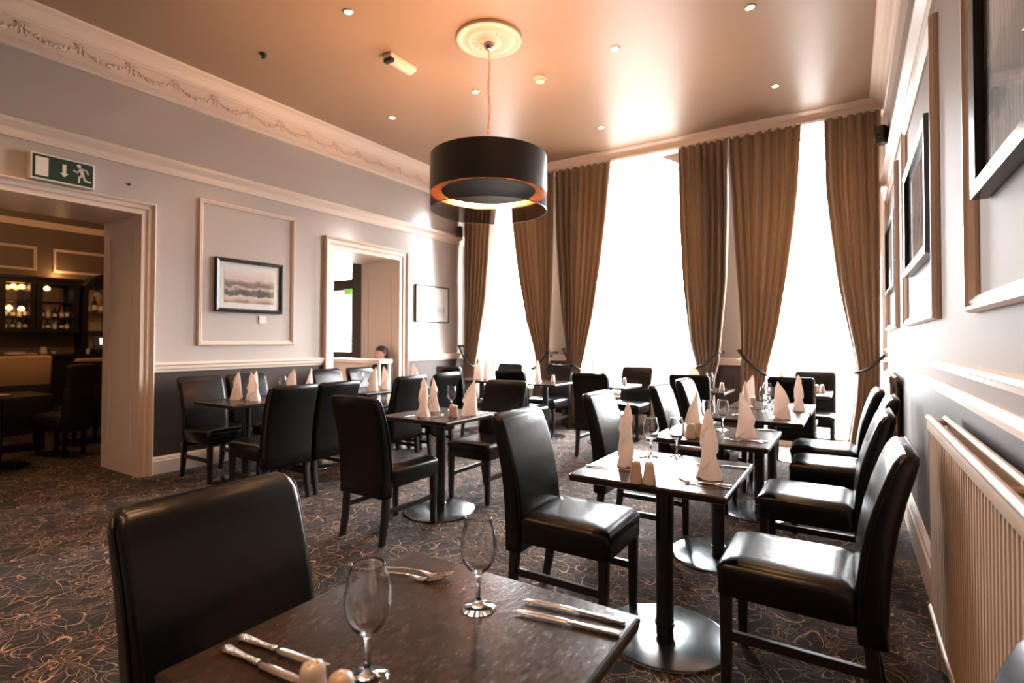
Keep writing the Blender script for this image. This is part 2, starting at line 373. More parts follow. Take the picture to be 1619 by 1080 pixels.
# beyond the left wall: bar room and hall
b = nb(); box(b, XH-.15, XH, YF, YB, 0, ZC); struct('wall_bar', b, m_brownwall)
b = nb(); box(b, XH, XB, 4.35, 4.5, 0, ZC); struct('wall_partition', b, [m_brownwall])
b = nb(); box(b, XH, XB, YF-.2, YF, 0, ZC); struct('wall_bar_rear', b, m_brownwall)

# door linings and architraves
def opening(n, y0, y1, zt, aw):
    b = nb(); e = .018
    box(b, XB-.02, XL+.02, y1-e, y1, 0, zt); box(b, XB-.02, XL+.02, y0, y0+e, 0, zt); box(b, XB-.02, XL+.02, y0+e, y1-e, zt-e, zt)
    # recessed panel beads on the reveal
    for yy, s in ((y1-e, -1), (y0+e, 1)):
        for x0, x1 in ((XB+.13, XB+.15), (XL-.17, XL-.15)): box(b, x0, x1, min(yy, yy+s*.008), max(yy, yy+s*.008), .25, zt-.2)
    lin = struct('door_%d' % n, b, m_white)
    prof = [(0, 0), (.055, 0), (.062, .012), (.05, .03), (.035, .04), (.035, .085), (.02, .10), (.02, .135), (0, .135)]
    b = nb()
    for xx, sd in ((XL, 1), (XB, -1)):
        o = (sd, 0, 0)
        path = [((xx, y0, 0), o, (0, -1, 0)), ((xx, y0, zt), o, (0, -1, 1)), ((xx, y1, zt), o, (0, 1, 1)), ((xx, y1, 0), o, (0, 1, 0))]
        sweep(b, [(a, (.135-c)*aw/.135) for a, c in prof], path)
    obj('architrave', b, m_white, lin)
opening(1, *D1, .095); opening(2, *D2, .135)

# mouldings of the left wall
def segs_left(z_hi=0):
    return [(YF, D1[0]-.135), (D1[1]+.095, D2[0]-.135), (D2[1]+.135, YB)]
dado = [(0, 1.0), (.02, 1.0), (.024, 1.02), (.034, 1.035), (.034, 1.06), (.046, 1.07), (.046, 1.085), (.03, 1.094), (0, 1.094)]
basep = [(0, 0), (.03, 0), (.03, .125), (.022, .135), (.022, .15), (.008, .168), (0, .168)]
picr = [(0, 2.985), (.015, 2.985), (.022, 3.01), (.022, 3.05), (.05, 3.085), (.062, 3.10), (.062, 3.13), (0, 3.142)]
b = nb()
for s in segs_left(): run_y(b, dado, XL, 1, *s)
struct('trim_1', b, m_white)
b = nb()
for s in segs_left(): run_y(b, basep, XL, 1, *s)
struct('baseboard_left', b, m_white)
b = nb(); run_y(b, picr, XL, 1, YF, YB); struct('trim_2', b, m_white)
# right wall
b = nb(); run_y(b, [(0, 1.095), (.02, 1.097), (.034, 1.105), (.034, 1.125), (.012, 1.142), (0, 1.142)], XR, -1, YF, YB)
run_y(b, [(0, 1.195), (.010, 1.197), (.012, 1.215), (.026, 1.222), (.026, 1.238), (0, 1.245)], XR, -1, YF, YB); struct('trim_3', b, m_white)
b = nb(); run_y(b, [(0, 0), (.03, 0), (.03, .17), (.022, .185), (.022, .205), (.008, .232), (0, .232)], XR, -1, YF, YB); struct('baseboard_right', b, m_white)
b = nb(); run_y(b, picr, XR, -1, YF, YB); struct('trim_4', b, m_white)
# back wall piers
b = nb(); bb = nb()
for x0, x1 in ((XL, WIN[0][0]-WIN[0][1]), (WIN[0][0]+WIN[0][1], WIN[1][0]-WIN[1][1]), (WIN[1][0]+WIN[1][1], WIN[2][0]-WIN[2][1]), (WIN[2][0]+WIN[2][1], XR)):
    run_x(b, dado, YB, -1, x0, x1); run_x(bb, basep, YB, -1, x0, x1)
    if x1-x0 > .4:      # raised dado panel
        for a in ((x0+.1, x1-.1, .28, .31), (x0+.1, x1-.1, .84, .87), (x0+.1, x0+.13, .31, .84), (x1-.13, x1-.1, .31, .84)):
            box(b, a[0], a[1], YB-.018, YB, a[2], a[3], 1)
struct('trim_5', b, [m_white, m_dark]); struct('baseboard_back', bb, m_white)

# cornices with swags
corn = [(0, 3.715), (.045, 3.715), (.052, 3.73), (.052, 3.755), (.035, 3.765), (.038, 3.78), (.024, 3.79), (.022, 3.955), (.04, 3.96), (.04, 3.975), (.055, 3.985),
        (.062, 4.0), (.075, 4.03), (.105, 4.065), (.15, 4.085), (.16, 4.10), (0, 4.10)]
def garland(bm, x, side, y, sp):
    """one festoon of flowers hung between two bows, in relief on the frieze"""
    xo = x+side*.026; rnd = random.Random(int(y*100))
    def blob(yy, zz, r):
        m_ = Matrix.Translation((xo, yy, zz)) @ Matrix.Diagonal((.9, 1, 1, 1))
        bmesh.ops.create_icosphere(bm, subdivisions=1, radius=r, matrix=m_)
    n = 22
    for i in range(n+1):
        t = i/n; yy = y+sp*t; zz = 3.925-.075*math.sin(PI*t)**.8
        wgt = math.sin(PI*t)
        for k in range(1+int(2.5*wgt)):
            blob(yy+rnd.uniform(-.01, .01), zz+rnd.uniform(-1, 1)*.014*wgt, .008+.011*wgt*rnd.random())
    for a in range(6): blob(y+.016*math.cos(a*PI/3), 3.93+.016*math.sin(a*PI/3), .009)
    blob(y, 3.93, .008)
    for s in (-1, 1):
        tube(bm, [(xo, y, 3.93), (xo, y+s*.03, 3.945), (xo, y+s*.055, 3.94), (xo, y+s*.04, 3.925), (xo, y+s*.01, 3.925)], .005, 5)
        tube(bm, [(xo, y+s*.005, 3.915), (xo, y+s*.02, 3.89), (xo, y+s*.012, 3.865), (xo, y+s*.026, 3.845)], [.006, .006, .005, .003], 5)
for n, (x, sd) in enumerate(((XL, 1), (XR, -1))):
    b = nb(); run_y(b, corn, x, sd, YF, YB); c = struct('trim_%d' % (6+n), b, m_plaster)
    b = nb(); y = -.5
    while y < YB-.35: garland(b, x, sd, y, .396); y += .396
    obj('garland_relief', b, m_plaster, c, smooth='all')
b = nb(); run_x(b, [(0, 3.965), (.20, 3.965), (.215, 3.975), (.215, 4.0), (.235, 4.03), (.235, 4.055), (.30, 4.085), (.31, 4.10), (0, 4.10)], YB, -1, XL+.05, XR-.05); struct('trim_8', b, m_plaster)
b = nb(); run_x(b, [(a, z) for a, z in corn], YF, 1, XL, XR); struct('trim_9', b, m_plaster)

# wall panel frames (applied mouldings)
def panel(n, x, sd, y0, y1, z0, z1, w=.045, d=.028):
    b = nb(); o = (sd, 0, 0)
    prof = [(0, 0), (d*.5, 0), (d, .008), (d, .018), (d*.6, .024), (d*.75, .034), (d*.3, w), (0, w)]
    path = [((x, y0, z0), o, (0, 1, 1)), ((x, y1, z0), o, (0, -1, 1)), ((x, y1, z1), o, (0, -1, -1)), ((x, y0, z1), o, (0, 1, -1))]
    sweep(b, prof, path, closed_path=True); struct('trim_%d' % n, b, m_white)
panel(10, XL, 1, 2.91, 4.05, 1.262, 2.82)
panel(11, XR, -1, .63, 2.36, 1.425, 2.84, .055, .034)
panel(12, XR, -1, 3.20, 4.90, 1.435, 2.90, .055, .034)
panel(13, XR, -1, 5.66, 7.2, 1.44, 2.90, .055, .034)
panel(14, XH, 1, .9, 2.81, 2.33, 2.69, .04)
panel(15, XH, 1, 3.0, 4.2, 2.33, 2.69, .04)
b = nb(); run_y(b, [(0, 2.975), (.05, 2.975), (.06, 3.07), (0, 3.075)], XH, 1, YF, 4.35); struct('trim_16', b, m_white)

# windows
for i, (cx, hw, s) in enumerate(WIN):
    b = nb(); yf, yb = YB+.44, YB+.49
    n = 24; ring = [(cx-hw, s)]+[(cx-hw+2*hw*k/n, arch_z(cx, hw, cx-hw+2*hw*k/n)) for k in range(n+1)]+[(cx+hw, s)]
    f = .018
    ins = []
    for (xx, zz) in ring:
        ins.append((cx+(xx-cx)*(hw-f)/hw, zz+(f if abs(zz-s) < 1e-6 else -f)))
    n2 = len(ring); R = [[b.verts.new((p[0], yy, p[1])) for p in pts] for pts in (ring, ins) for yy in (yf, yb)]
    of, ob, if_, ib = R
    for k in range(n2):
        j = (k+1) % n2
        for q in ((of[k], of[j], if_[j], if_[k]), (ob[k], ib[k], ib[j], ob[j]), (if_[k], if_[j], ib[j], ib[k]), (of[k], ob[k], ob[j], of[j])): b.faces.new(q)
    box(b, cx-hw+f, cx+hw-f, yf, yb, 2.225, 2.25)
    box(b, cx-.007, cx+.007, yf+.01, yb-.01, s+f, 2.225); box(b, cx-.007, cx+.007, yf+.01, yb-.01, 2.25, ARCH-f)
    wobj = struct('window_%d' % (i+1), b, m_white)
    b = nb(); v = [b.verts.new((p[0], yf+.03, p[1])) for p in ins]; b.faces.new(v)
    r = bmesh.ops.extrude_face_region(b, geom=list(b.faces)); bmesh.ops.translate(b, verts=[g for g in r['geom'] if isinstance(g, bmesh.types.BMVert)], vec=(0, .004, 0))
    obj('window_pane', b, m_pane, wobj)
    if s > .2:
        b = nb(); box(b, cx-hw, cx+hw, YB-.03, YB+.44, s-.03, s+.004, bev=.006); obj('window_sill', b, m_white, wobj)
    if i in (0, 2):
        b = nb(); xx = -.27 if i == 2 else -5.04; zz = 1.5 if i == 2 else 3.42
        box(b, xx-.012, xx+.012, YB+.415, YB+.44, zz-.06, zz+.06, bev=.004); tube(b, [(xx, YB+.42, zz+.02), (xx, YB+.38, zz+.02), (xx-.01, YB+.37, zz-.05)], .009, 8)
        obj('window_catch', b, m_brass, wobj, True)
# hall window
b = nb(); cx, hw, s, hd = HW; y0, y1 = YB+.02, YB+.1
for a in ((cx-hw, cx-hw+.06, s, hd), (cx+hw-.06, cx+hw, s, hd), (cx-hw+.06, cx+hw-.06, s, s+.12), (cx-hw+.06, cx+hw-.06, 2.37, 2.60), (cx-hw+.06, cx+hw-.06, hd-.06, hd)):
    box(b, a[0], a[1], y0, y1, a[2], a[3])
wo = struct('window_4', b, m_browntrim)
b = nb(); box(b, cx-hw+.05, cx+hw-.05, y0+.03, y0+.035, s+.1, hd-.05); obj('window_pane', b, m_pane, wo)

# ------------------------------------------------------------------ dining chair
def make_chair():
    t = thing('dining_chair', '', 'chair', group='high-backed black leather dining chairs')
    # seat: skirted, domed cushion ; local front is +Y
    b = nb(); secs = []
    for z, ins in ((.355, .004), (.36, 0), (.42, 0), (.455, -.004), (.468, .002), (.478, .014), (.484, .035), (.487, .09)):
        secs.append([(x, y+.01, z+(.006 if ins > .03 else 0)) for x, y in rrect(.215-ins, .228-ins, .03)])
    loft(b, secs); s = obj('seat', b, m_black, t, 'all')
    # backrest
    b = nb(); secs = []
    st = [(.30, -.262, .045), (.40, -.258, .05), (.50, -.262, .05), (.60, -.272, .048), (.70, -.288, .046), (.80, -.312, .043), (.88, -.337, .040), (.925, -.352, .036), (.945, -.359, .028), (.955, -.362, .014)]
    for i, (z, yc, hd) in enumerate(st):
        k = max(0, (z-.5)/.45)**1.5
        w_ = .213+.004*k-(.006 if i == 8 else .016 if i == 9 else 0)
        pts = []
        for x, y in rrect(w_, hd, .022):
            arch = (.052*(1-(x/.215)**2)-.008)*k
            curve = -.02*(1-(x/.215)**2)*min(1, k*1.5+.2)
            pts.append((x, yc+y+curve-arch*.2, z+arch))
        secs.append(pts)
    secs[0] = [(x, y, .30) for x, y, z in secs[0]]
    loft(b, secs); bk = obj('backrest', b, m_black, t, 'all')
    # piping seam along the sides and the top of the backrest
    for sx in (-1, 1):
        b = nb(); pts = []
        for z, yc, hd in st[1:9]:
            k = max(0, (z-.5)/.45)**1.5; pts.append((sx*(.2155+.004*k-(.008 if z > .94 else 0)), yc+hd-.022, z))
        tube(b, pts, .0035, 6); obj('piping', b, m_black, bk, 'all')
    for sx in (-1, 1):
        b = nb(); loft(b, [[(sx*.187+x, .207+y, z) for x, y in rrect(h, h, .004, 2)] for z, h in ((0, .017), (.36, .022))]); obj('leg', b, m_legs, t, True)
        b = nb(); loft(b, [[(sx*.187+x, yy+y, z) for x, y in rrect(h, h, .004, 2)] for z, h, yy in ((0, .017, -.295), (.15, .020, -.268), (.36, .022, -.25))]); obj('leg', b, m_legs, t, True)
        b = nb(); box(b, sx*.187-.011, sx*.187+.011, -.25, .20, .185, .22, bev=.003); obj('stretcher', b, m_legs, t)
    return t
chair = make_chair()
FX, FmX, FY, FmY = -PI/2, PI/2, 0, PI        # facing +X, -X, +Y, -Y
G_CH = 'high-backed black leather dining chairs'
CH = [
 (-.98, .715, FX, 'black leather chair at lower left, tucked under the nearest table'),
 (-.135, .77, FmX, 'black chair sliver cut off by the lower right corner'),
 (-1.135, 2.40, FX, 'black chair facing right at the second table, shiny seat in full view'),
 (-.205, 2.37, FmX, 'nearest whole black leather chair along the right wall, at the second table'),
 (-1.17, 3.54, FX, 'black leather chair with bright curved front left of the third table'),
 (-.205, 3.42, FmX, 'second black leather chair along the right wall, at the third table'),
 (-1.02, 4.50, FX, 'slim-looking black chair seen edge-on left of the fourth table'),
 (-.13, 4.36, FmX, 'third black leather chair along the right wall, at the fourth table'),
 (-1.00, 5.22, FX, 'black chair with white glare left of the fifth table'),
 (-.18, 5.02, FmX, 'farthest black leather chair of the row along the right wall'),
 (-2.74, 2.74, FY, 'black chair with its back to the camera at the lone middle table'),
 (-2.66, 3.72, FmY, 'black chair on the window side of the lone middle table'),
 (-4.17, 2.69, FmX, 'nearest black chair on the aisle side of the left wall tables'),
 (-4.17, 3.14, FmX, 'second black chair on the aisle side of the left wall tables'),
 (-4.17, 4.05, FmX, 'third black chair on the aisle side of the left wall tables'),
 (-4.17, 4.62, FmX, 'fourth, farthest black chair on the aisle side of the left wall tables'),
 (-5.18, 2.82, FX, 'black chair against the brown left wall, nearest the big doorway'),
 (-5.18, 3.30, FX, 'black chair against the left wall behind the fan napkins, second from the big doorway'),
 (-5.18, 4.34, FX, 'glare-whitened chair against the left wall just before the far doorway'),
 (-5.18, 4.88, FX, 'glare-whitened chair right in front of the far doorway'),
 (-4.68, 6.06, FY, 'black chair back peeping over another back before the far left corner table'),
 (-4.53, 6.70, FmY, 'farthest left black chair, only its top seen in front of the first window'),
 (-3.52, 5.82, FY, 'black chair before the table between the first and second windows'),
 (-3.74, 6.86, FmY, 'dark chair facing the camera between the first and second windows'),
 (-2.47, 5.84, FY, 'black chair seen from behind before the table at the second window'),
 (-2.55, 6.96, FmY, 'dark chair facing the camera against the second window'),
 (-1.48, 6.24, FY, 'black chair seen from behind, right of the second window'),
 (-.52, 6.44, FY, 'black chair seen from behind before the third window, beyond the fifth table'),
 (-.37, 7.12, FmY, 'small brown-looking chair back against the third window, behind the far right table'),
]
for x, y, r, lab in CH: place(chair, (x, y, 0), r, lab, G_CH)

# ------------------------------------------------------------------ tables
def make_table():
    t = thing('dining_table', '', 'table', group='square pedestal dining tables')
    b = nb(); h = .325
    loft(b, [[(x, y, z) for x, y in rrect(h-i, h-i, .008, 2)] for z, i in ((.718, .012), (.722, .004), (.742, 0), (.7475, .003), (.75, .008))])
    for f in b.faces:
        f.material_index = 0 if f.calc_center_median().z > .7499 and len(f.verts) > 4 else 1
    obj('tabletop', b, [m_top, m_edge], t)
    b = nb(); box(b, -.2, .2, -.03, .03, .70, .718); box(b, -.03, .03, -.2, .2, .70, .718); obj('spider_plate', b, m_steel, t)
    b = nb(); lathe(b, [(.038, .012), (.038, .70)], 20); obj('column', b, m_steel, t, True)
    b = nb(); lathe(b, [(.038, .05), (.044, .052), (.044, .064), (.038, .066)], 20, cap=False); obj('collar', b, m_steel, t, True)
    b = nb(); lathe(b, [(.278, 0), (.282, .004), (.28, .010), (.27, .013), (.10, .016), (.04, .018)], 48); obj('base_plate', b, m_disc, t, True)
    return t
table = make_table()
TB = {
 'T1': (-.70, .775, 0, 'dark wooden table in the foreground with glasses and cutlery but no napkins'),
 'T2': (-.715, 2.405, 0, 'dark square table right of centre with two twisted napkins and salt and pepper in front'),
 'T3': (-.70, 3.47, 0, 'dark square table directly behind the second one, third of the right-hand row'),
 'T4': (-.605, 4.52, 0, 'dark square table fourth from the camera in the right-hand row'),
 'T5': (-.595, 5.22, 0, 'fifth and last dark table of the right-hand row, mostly hidden by napkins'),
 'M': (-2.70, 3.20, 0, 'dark square table standing alone in the middle of the room'),
 'L1': (-4.84, 2.90, 0, 'dark square table beside the big doorway, under the framed landscape'),
 'L1b': (-4.84, 3.57, 0, 'dark square table second along the left wall, hidden behind black chair backs'),
 'L2a': (-4.70, 4.28, 0, 'dark square table in front of the far doorway, nearer of two'),
 'L2b': (-4.70, 4.96, 0, 'dark square table just past the far doorway, farther of two'),
 'Wa': (-4.60, 6.38, 0, 'table in the far left corner before the first window'),
 'Wb': (-3.55, 6.42, 0, 'glare-whitened table before the pier between first and second windows'),
 'Wc': (-2.65, 6.50, 0, 'glare-whitened table before the second window'),
 'Wd': (-1.50, 6.52, 0, 'small table before the pier right of the second window'),
 'We': (-.50, 6.78, 0, 'farthest table, its right tip showing against the third window'),
}
for k, (x, y, r, lab) in TB.items(): place(table, (x, y, 0), r, lab, 'square pedestal dining tables')

# ------------------------------------------------------------------ tableware
def make_glass():
    t = thing('wine_glass', '', 'wine glass', group='empty wine glasses on the tables')
    b = nb()
    outer = [(.0365, 0), (.037, .0015), (.030, .004), (.016, .008), (.008, .014), (.0048, .024), (.0042, .045), (.0048, .066), (.0075, .074), (.016, .080), (.027, .091), (.035, .106), (.0395, .125), (.0395, .145), (.036, .165), (.031, .184), (.0288, .1935), (.0284, .1948), (.0280, .1952)]
    inner = [(.0276, .1948), (.0276, .1935), (.0299, .184), (.035, .165), (.0385, .145), (.0384, .125), (.034, .107), (.026, .093), (.015, .083), (.004, .080)]
    lathe(b, outer+inner, 40); obj('glass_body', b, m_glass, t, 'all'); return t
glass = make_glass()
def make_shaker(kind):
    t = thing(kind+'_shaker', '', 'shaker', group='salt and pepper pairs')
    b = nb(); m_ = m_china if kind == 'salt' else m_pepper
    lathe(b, [(.025, 0), (.0275, .002), (.0275, .008), (.0245, .033), (.0205, .060), (.0190, .073), (.0182, .080), (.0155, .086), (.010, .0895), (.001, .091)], 32)
    body = obj('shaker_body', b, m_, t, 'all')
    b = nb()
    for i in range(5 if kind == 'salt' else 1):
        a = i*PI/2; r = .0085 if kind == 'salt' and i < 4 else 0
        lathe(b, [(.0014, .085), (.0014, .0905 if r else .0913)], 8, (r*math.cos(a), r*math.sin(a), 0))
    obj('pour_holes', b, m_hole, t); return t
salt = make_shaker('salt'); pepper = make_shaker('pepper')
def make_napkin(kind):
    t = None; b = nb(); H = .27; n, nz = 72, 36
    secs = []
    for j in range(nz+1):
        v = j/nz; sec = []
        for i in range(n):
            a = 2*PI*i/n
            if kind == 'twist':
                R = .022*(1-v)**2+.024+.008*math.exp(-((v-.68)/.2)**2)
                ph = (a/(2*PI)*2-v*1.9) % 1.0; R *= .64+.55*ph**.6*(1-.25*v)+.03*math.sin(a*7+v*9)*(1-v)
                top = H*1.08*(1-.26*(.5+.5*math.cos(a-1.0)))
                if v > .88: R *= 1-((v-.88)/.12)**2*.45
                x, y = R*math.cos(a), R*math.sin(a)*.92
            else:          # cone with a folded leaf leaning up
                R = .040*(1-v)**.75+.020
                ph = (a/(2*PI)-v*.9) % 1.0; R *= .64+.55*ph**.7+.07*math.sin(a*5)*(1-v)
                top = H*(1-.22*(.5+.5*math.cos(a-2.2)))
                if v > .84: R *= 1-((v-.84)/.16)**2*.6
                x, y = R*math.cos(a)*(1+.35*v)+.035*v*v, R*math.sin(a)*(.8-.35*v)
            sec.append((x, y, v*top))
        secs.append(sec)
    loft(b, secs)
    o = obj('napkin', b, m_napkin, None, True); return tag(o, '', 'napkin', 'standing folded linen napkins')
nap = {'twist': make_napkin('twist'), 'cone': make_napkin('cone')}
def make_knife():
    t = thing('table_knife', '', 'knife', group='silver knives laid on the tables')
    b = nb()   # along +Y: handle end at y=0, tip at y=.225
    def sec(y, w_, h, z, dx=0): return [(dx+w_*c, y, z+h*s) for c, s in ((1, 0), (.7, .7), (0, 1), (-.7, .7), (-1, 0), (-.7, -.7), (0, -1), (.7, -.7))]
    loft(b, [sec(y, w_, h, z) for y, w_, h, z in ((0, .003, .002, .004), (.003, .0085, .0035, .004), (.012, .0105, .0042, .0043), (.03, .0088, .004, .0042), (.06, .0062, .0038, .004), (.085, .0055, .0038, .004), (.095, .0068, .0042, .0043), (.10, .005, .0035, .004))])
    obj('handle', b, m_handle, t, 'all')
    b = nb()
    loft(b, [sec(y, w_, h, .0045, dx) for y, w_, h, dx in ((.099, .0045, .0028, 0), (.108, .0060, .0018, .001), (.115, .0095, .0014, .001), (.16, .0100, .0012, .0005), (.20, .0092, .0010, -.001), (.217, .0060, .0009, -.004), (.225, .0018, .0007, -.007))])
    obj('blade', b, m_silver, t, 'all'); return t
knife = make_knife()
def make_fork():
    t = thing('table_fork', '', 'fork', group='silver forks laid on the tables')
    def sec(y, w_, h, z): return [(w_*c, y, z+h*s) for c, s in ((1, 0), (.7, .7), (0, 1), (-.7, .7), (-1, 0), (-.7, -.7), (0, -1), (.7, -.7))]
    b = nb()
    loft(b, [sec(*a) for a in ((0, .003, .001, .0025), (.004, .008, .0013, .003), (.014, .0098, .0014, .0035), (.035, .0072, .0014, .006), (.07, .0042, .0016, .009), (.105, .0030, .0018, .0095), (.12, .0038, .0016, .007), (.13, .0075, .0012, .0045), (.14, .0112, .001, .003), (.15, .0118, .001, .0028), (.156, .0118, .001, .0035))])
    obj('handle', b, m_silver, t, 'all')
    b = nb()
    for k in range(4):
        x = (k-1.5)*.0068
        tube(b, [(x, .152, .0034), (x*.98, .17, .0055), (x*.96, .188, .010), (x*.95, .2, .0155)], [.0021, .0019, .0016, .0008], 6)
    obj('tines', b, m_silver, t, 'all'); return t
fork = make_fork()
TZ = .7505
def put(proto, p, ang, lab, g=None): return place(proto, (p[0], p[1], TZ), ang, lab, g)
def along(p, q): return math.atan2(-(q[0]-p[0]), q[1]-p[1])    # local +Y towards q
def cut(proto, p, q, lab): return put(proto, p, along(p, q), lab)

# foreground table: measured from the photograph
put(glass, (-.682, .936), 0, 'wine glass on the foreground table, farther one, standing between the forks and the right knives')
put(glass, (-.700, .640), 1, 'wine glass on the foreground table, nearest of all, beside the salt shaker')
cut(fork, (-1.012, .928), (-.821, .988), 'nearer fork of the pair behind the glass on the foreground table')
cut(fork, (-1.010, .962), (-.826, 1.012), 'farther fork of the pair at the back left edge of the foreground table')
cut(knife, (-.385, 1.000), (-.639, .962), 'nearer knife of the pair at the right corner of the foreground table')
cut(knife, (-.392, 1.047), (-.620, 1.018), 'farther knife of the pair at the right corner of the foreground table')
cut(knife, (-.992, .555), (-.780, .570), 'nearer patterned-handle knife at the left edge of the foreground table')
cut(knife, (-1.003, .592), (-.790, .618), 'farther patterned-handle knife at the left edge of the foreground table')
put(salt, (-.692, .524), .4, 'five-hole salt shaker on the foreground table')
put(pepper, (-.634, .529), 0, 'single-hole pepper shaker at the bottom edge of the foreground table')

def setting(tk, tname, naps, glasses, shakers, knives, forks=()):
    x0, y0 = TB[tk][0], TB[tk][1]
    for kind, x, y, a, w_ in naps: put(nap[kind], (x, y), a, '%s napkin on the %s' % (w_, tname), 'standing folded linen napkins')
    for x, y, w_ in glasses: put(glass, (x, y), random.random()*6, 'wine glass on %s, %s' % (tname, w_))
    for k, x, y in shakers: put(salt if k == 's' else pepper, (x, y), 0, '%s shaker on the %s' % ('white salt' if k == 's' else 'tan pepper', tname))
    for p, q, w_ in knives: cut(knife, p, q, 'knife on the %s, %s' % (tname, w_))
    for p, q, w_ in forks: cut(fork, p, q, 'fork on the %s, %s' % (tname, w_))
setting('T2', 'second table from the camera', [('twist', -.885, 2.37, 2.0, 'tightly twisted left'), ('twist', -.505, 2.335, .3, 'tall twisted right')],
  [(-.84, 2.60, 'left one'), (-.735, 2.68, 'right one')], [('p', -.738, 2.095), ('s', -.687, 2.105)],
  [((-.400, 2.245), (-.600, 2.235), 'front right'), ((-.395, 2.60), (-.60, 2.575), 'back right'), ((-1.03, 2.25), (-.83, 2.27), 'front left')],
  [((-.40, 2.215), (-.585, 2.205), 'beside the front right knife'), ((-1.03, 2.52), (-.85, 2.54), 'back left')])
setting('T3', 'third table of the right-hand row', [('cone', -.815, 3.31, 1.2, 'leaning white left'), ('cone', -.525, 3.43, 4.0, 'broad cone-shaped right')],
  [(-.70, 3.63, 'behind the napkins'), (-.78, 3.56, 'left one')], [('p', -.762, 3.262), ('s', -.80, 3.22)],
  [((-.405, 3.33), (-.61, 3.32), 'front right'), ((-.41, 3.77), (-.61, 3.75), 'back right')], [((-.42, 3.30), (-.60, 3.28), 'front right')])
setting('T4', 'fourth table of the right-hand row', [('cone', -.430, 4.44, 2.8, 'pointed right'), ('cone', -.70, 4.50, 5.0, 'tall white left')],
  [(-.545, 4.80, 'right one'), (-.600, 4.79, 'left one')], [('p', -.63, 4.29), ('s', -.68, 4.27)],
  [((-.29, 4.36), (-.50, 4.34), 'front right')], [((-.93, 4.38), (-.75, 4.40), 'front left')])
setting('T5', 'fifth table of the right-hand row', [('twist', -.365, 4.98, .5, 'upright right'), ('cone', -.78, 5.15, .5, 'tall pointed left')],
  [(-.64, 5.30, 'middle one')], [('s', -.72, 5.02)], [((-.29, 5.1), (-.49, 5.08), 'right side')])
setting('M', 'middle table', [('twist', -2.72, 3.02, 4.2, 'rounded left'), ('cone', -2.48, 3.27, .9, 'large sail-like right'), ('cone', -2.86, 3.30, 2.5, 'narrow white back')],
  [(-2.78, 3.43, 'right one'), (-2.92, 3.36, 'left one')], [('p', -2.545, 3.145), ('s', -2.495, 3.12)],
  [((-2.80, 2.90), (-2.78, 3.10), 'front left'), ((-2.42, 3.45), (-2.44, 3.25), 'back right')], [((-2.62, 2.90), (-2.60, 3.09), 'front')])
setting('L1', 'table beside the big doorway', [('cone', -4.98, 2.88, 0, 'left fan-shaped'), ('cone', -4.90, 2.99, 1.6, 'middle fan-shaped'), ('cone', -4.75, 2.92, 3.4, 'right drooping')],
  [(-5.06, 3.08, 'far left')], [], [((-4.55, 2.7), (-4.75, 2.7), 'front')])
setting('L1b', 'second table along the left wall', [('cone', -4.95, 3.44, .5, 'left small-looking'), ('cone', -4.88, 3.62, 2.1, 'right small-looking')], [(-5.02, 3.40, 'against the brown wall')], [], [])
setting('L2a', 'nearer table before the far doorway', [('cone', -4.55, 4.20, 1.1, 'white glare-lit'), ('cone', -4.60, 4.45, 3.0, 'broad white back')], [(-4.85, 4.3, 'left side')], [('s', -4.72, 4.10)], [])
setting('L2b', 'farther table past the far doorway', [('cone', -4.62, 4.98, 3.1, 'slim white')], [], [], [])
setting('Wa', 'far left corner table', [('cone', -4.62, 6.28, .2, 'white glare-lit left'), ('twist', -4.50, 6.34, 2.2, 'white glare-lit right')], [(-4.72, 6.5, 'left side')], [], [])
setting('Wb', 'table before the pier beside the first window', [('cone', -3.62, 6.33, 1.9, 'glare-lit'), ('twist', -3.75, 6.55, 1.0, 'back')], [], [('s', -3.50, 6.55)], [])
setting('Wc', 'table before the second window', [('cone', -2.78, 6.62, .9, 'glare-lit')], [(-2.57, 6.66, 'right one')], [('s', -2.48, 6.60)], [])
setting('Wd', 'table before the pier right of the second window', [('cone', -1.66, 6.60, .9, 'left'), ('cone', -1.58, 6.66, 3.5, 'right')], [(-1.40, 6.52, 'right of its napkins')], [('s', -1.26, 6.50)], [])
setting('We', 'farthest table at the third window', [('cone', -.66, 6.72, 2.0, 'half-hidden')], [], [('s', -.32, 6.80), ('p', -.27, 6.84)], [])
# printed measure on one glass of the second table
b = nb(); gx, gy = -.84, 2.60; R = .0398
def gp(a, z): return (gx+R*math.cos(a), gy+R*math.sin(a), TZ+z)
a0 = math.atan2(-gy, -gx)
tube(b, [gp(a0+t, .150) for t in (.05, .2, .35, .5)], .0008, 5)
for da in (.12, .28, .42): tube(b, [gp(a0+da, .143), gp(a0+da+.07, .143), gp(a0+da+.03, .130)], .0007, 5)
gm = obj('measure_mark', b, m_hole)
for o in list(COL.objects):
    if o.get('category') == 'wine glass' and abs(o.location.x-gx) < .002 and abs(o.location.y-gy) < .002:
        gm.parent = o; gm.matrix_parent_inverse = (Matrix.Translation(o.location) @ o.rotation_euler.to_matrix().to_4x4()).inverted()

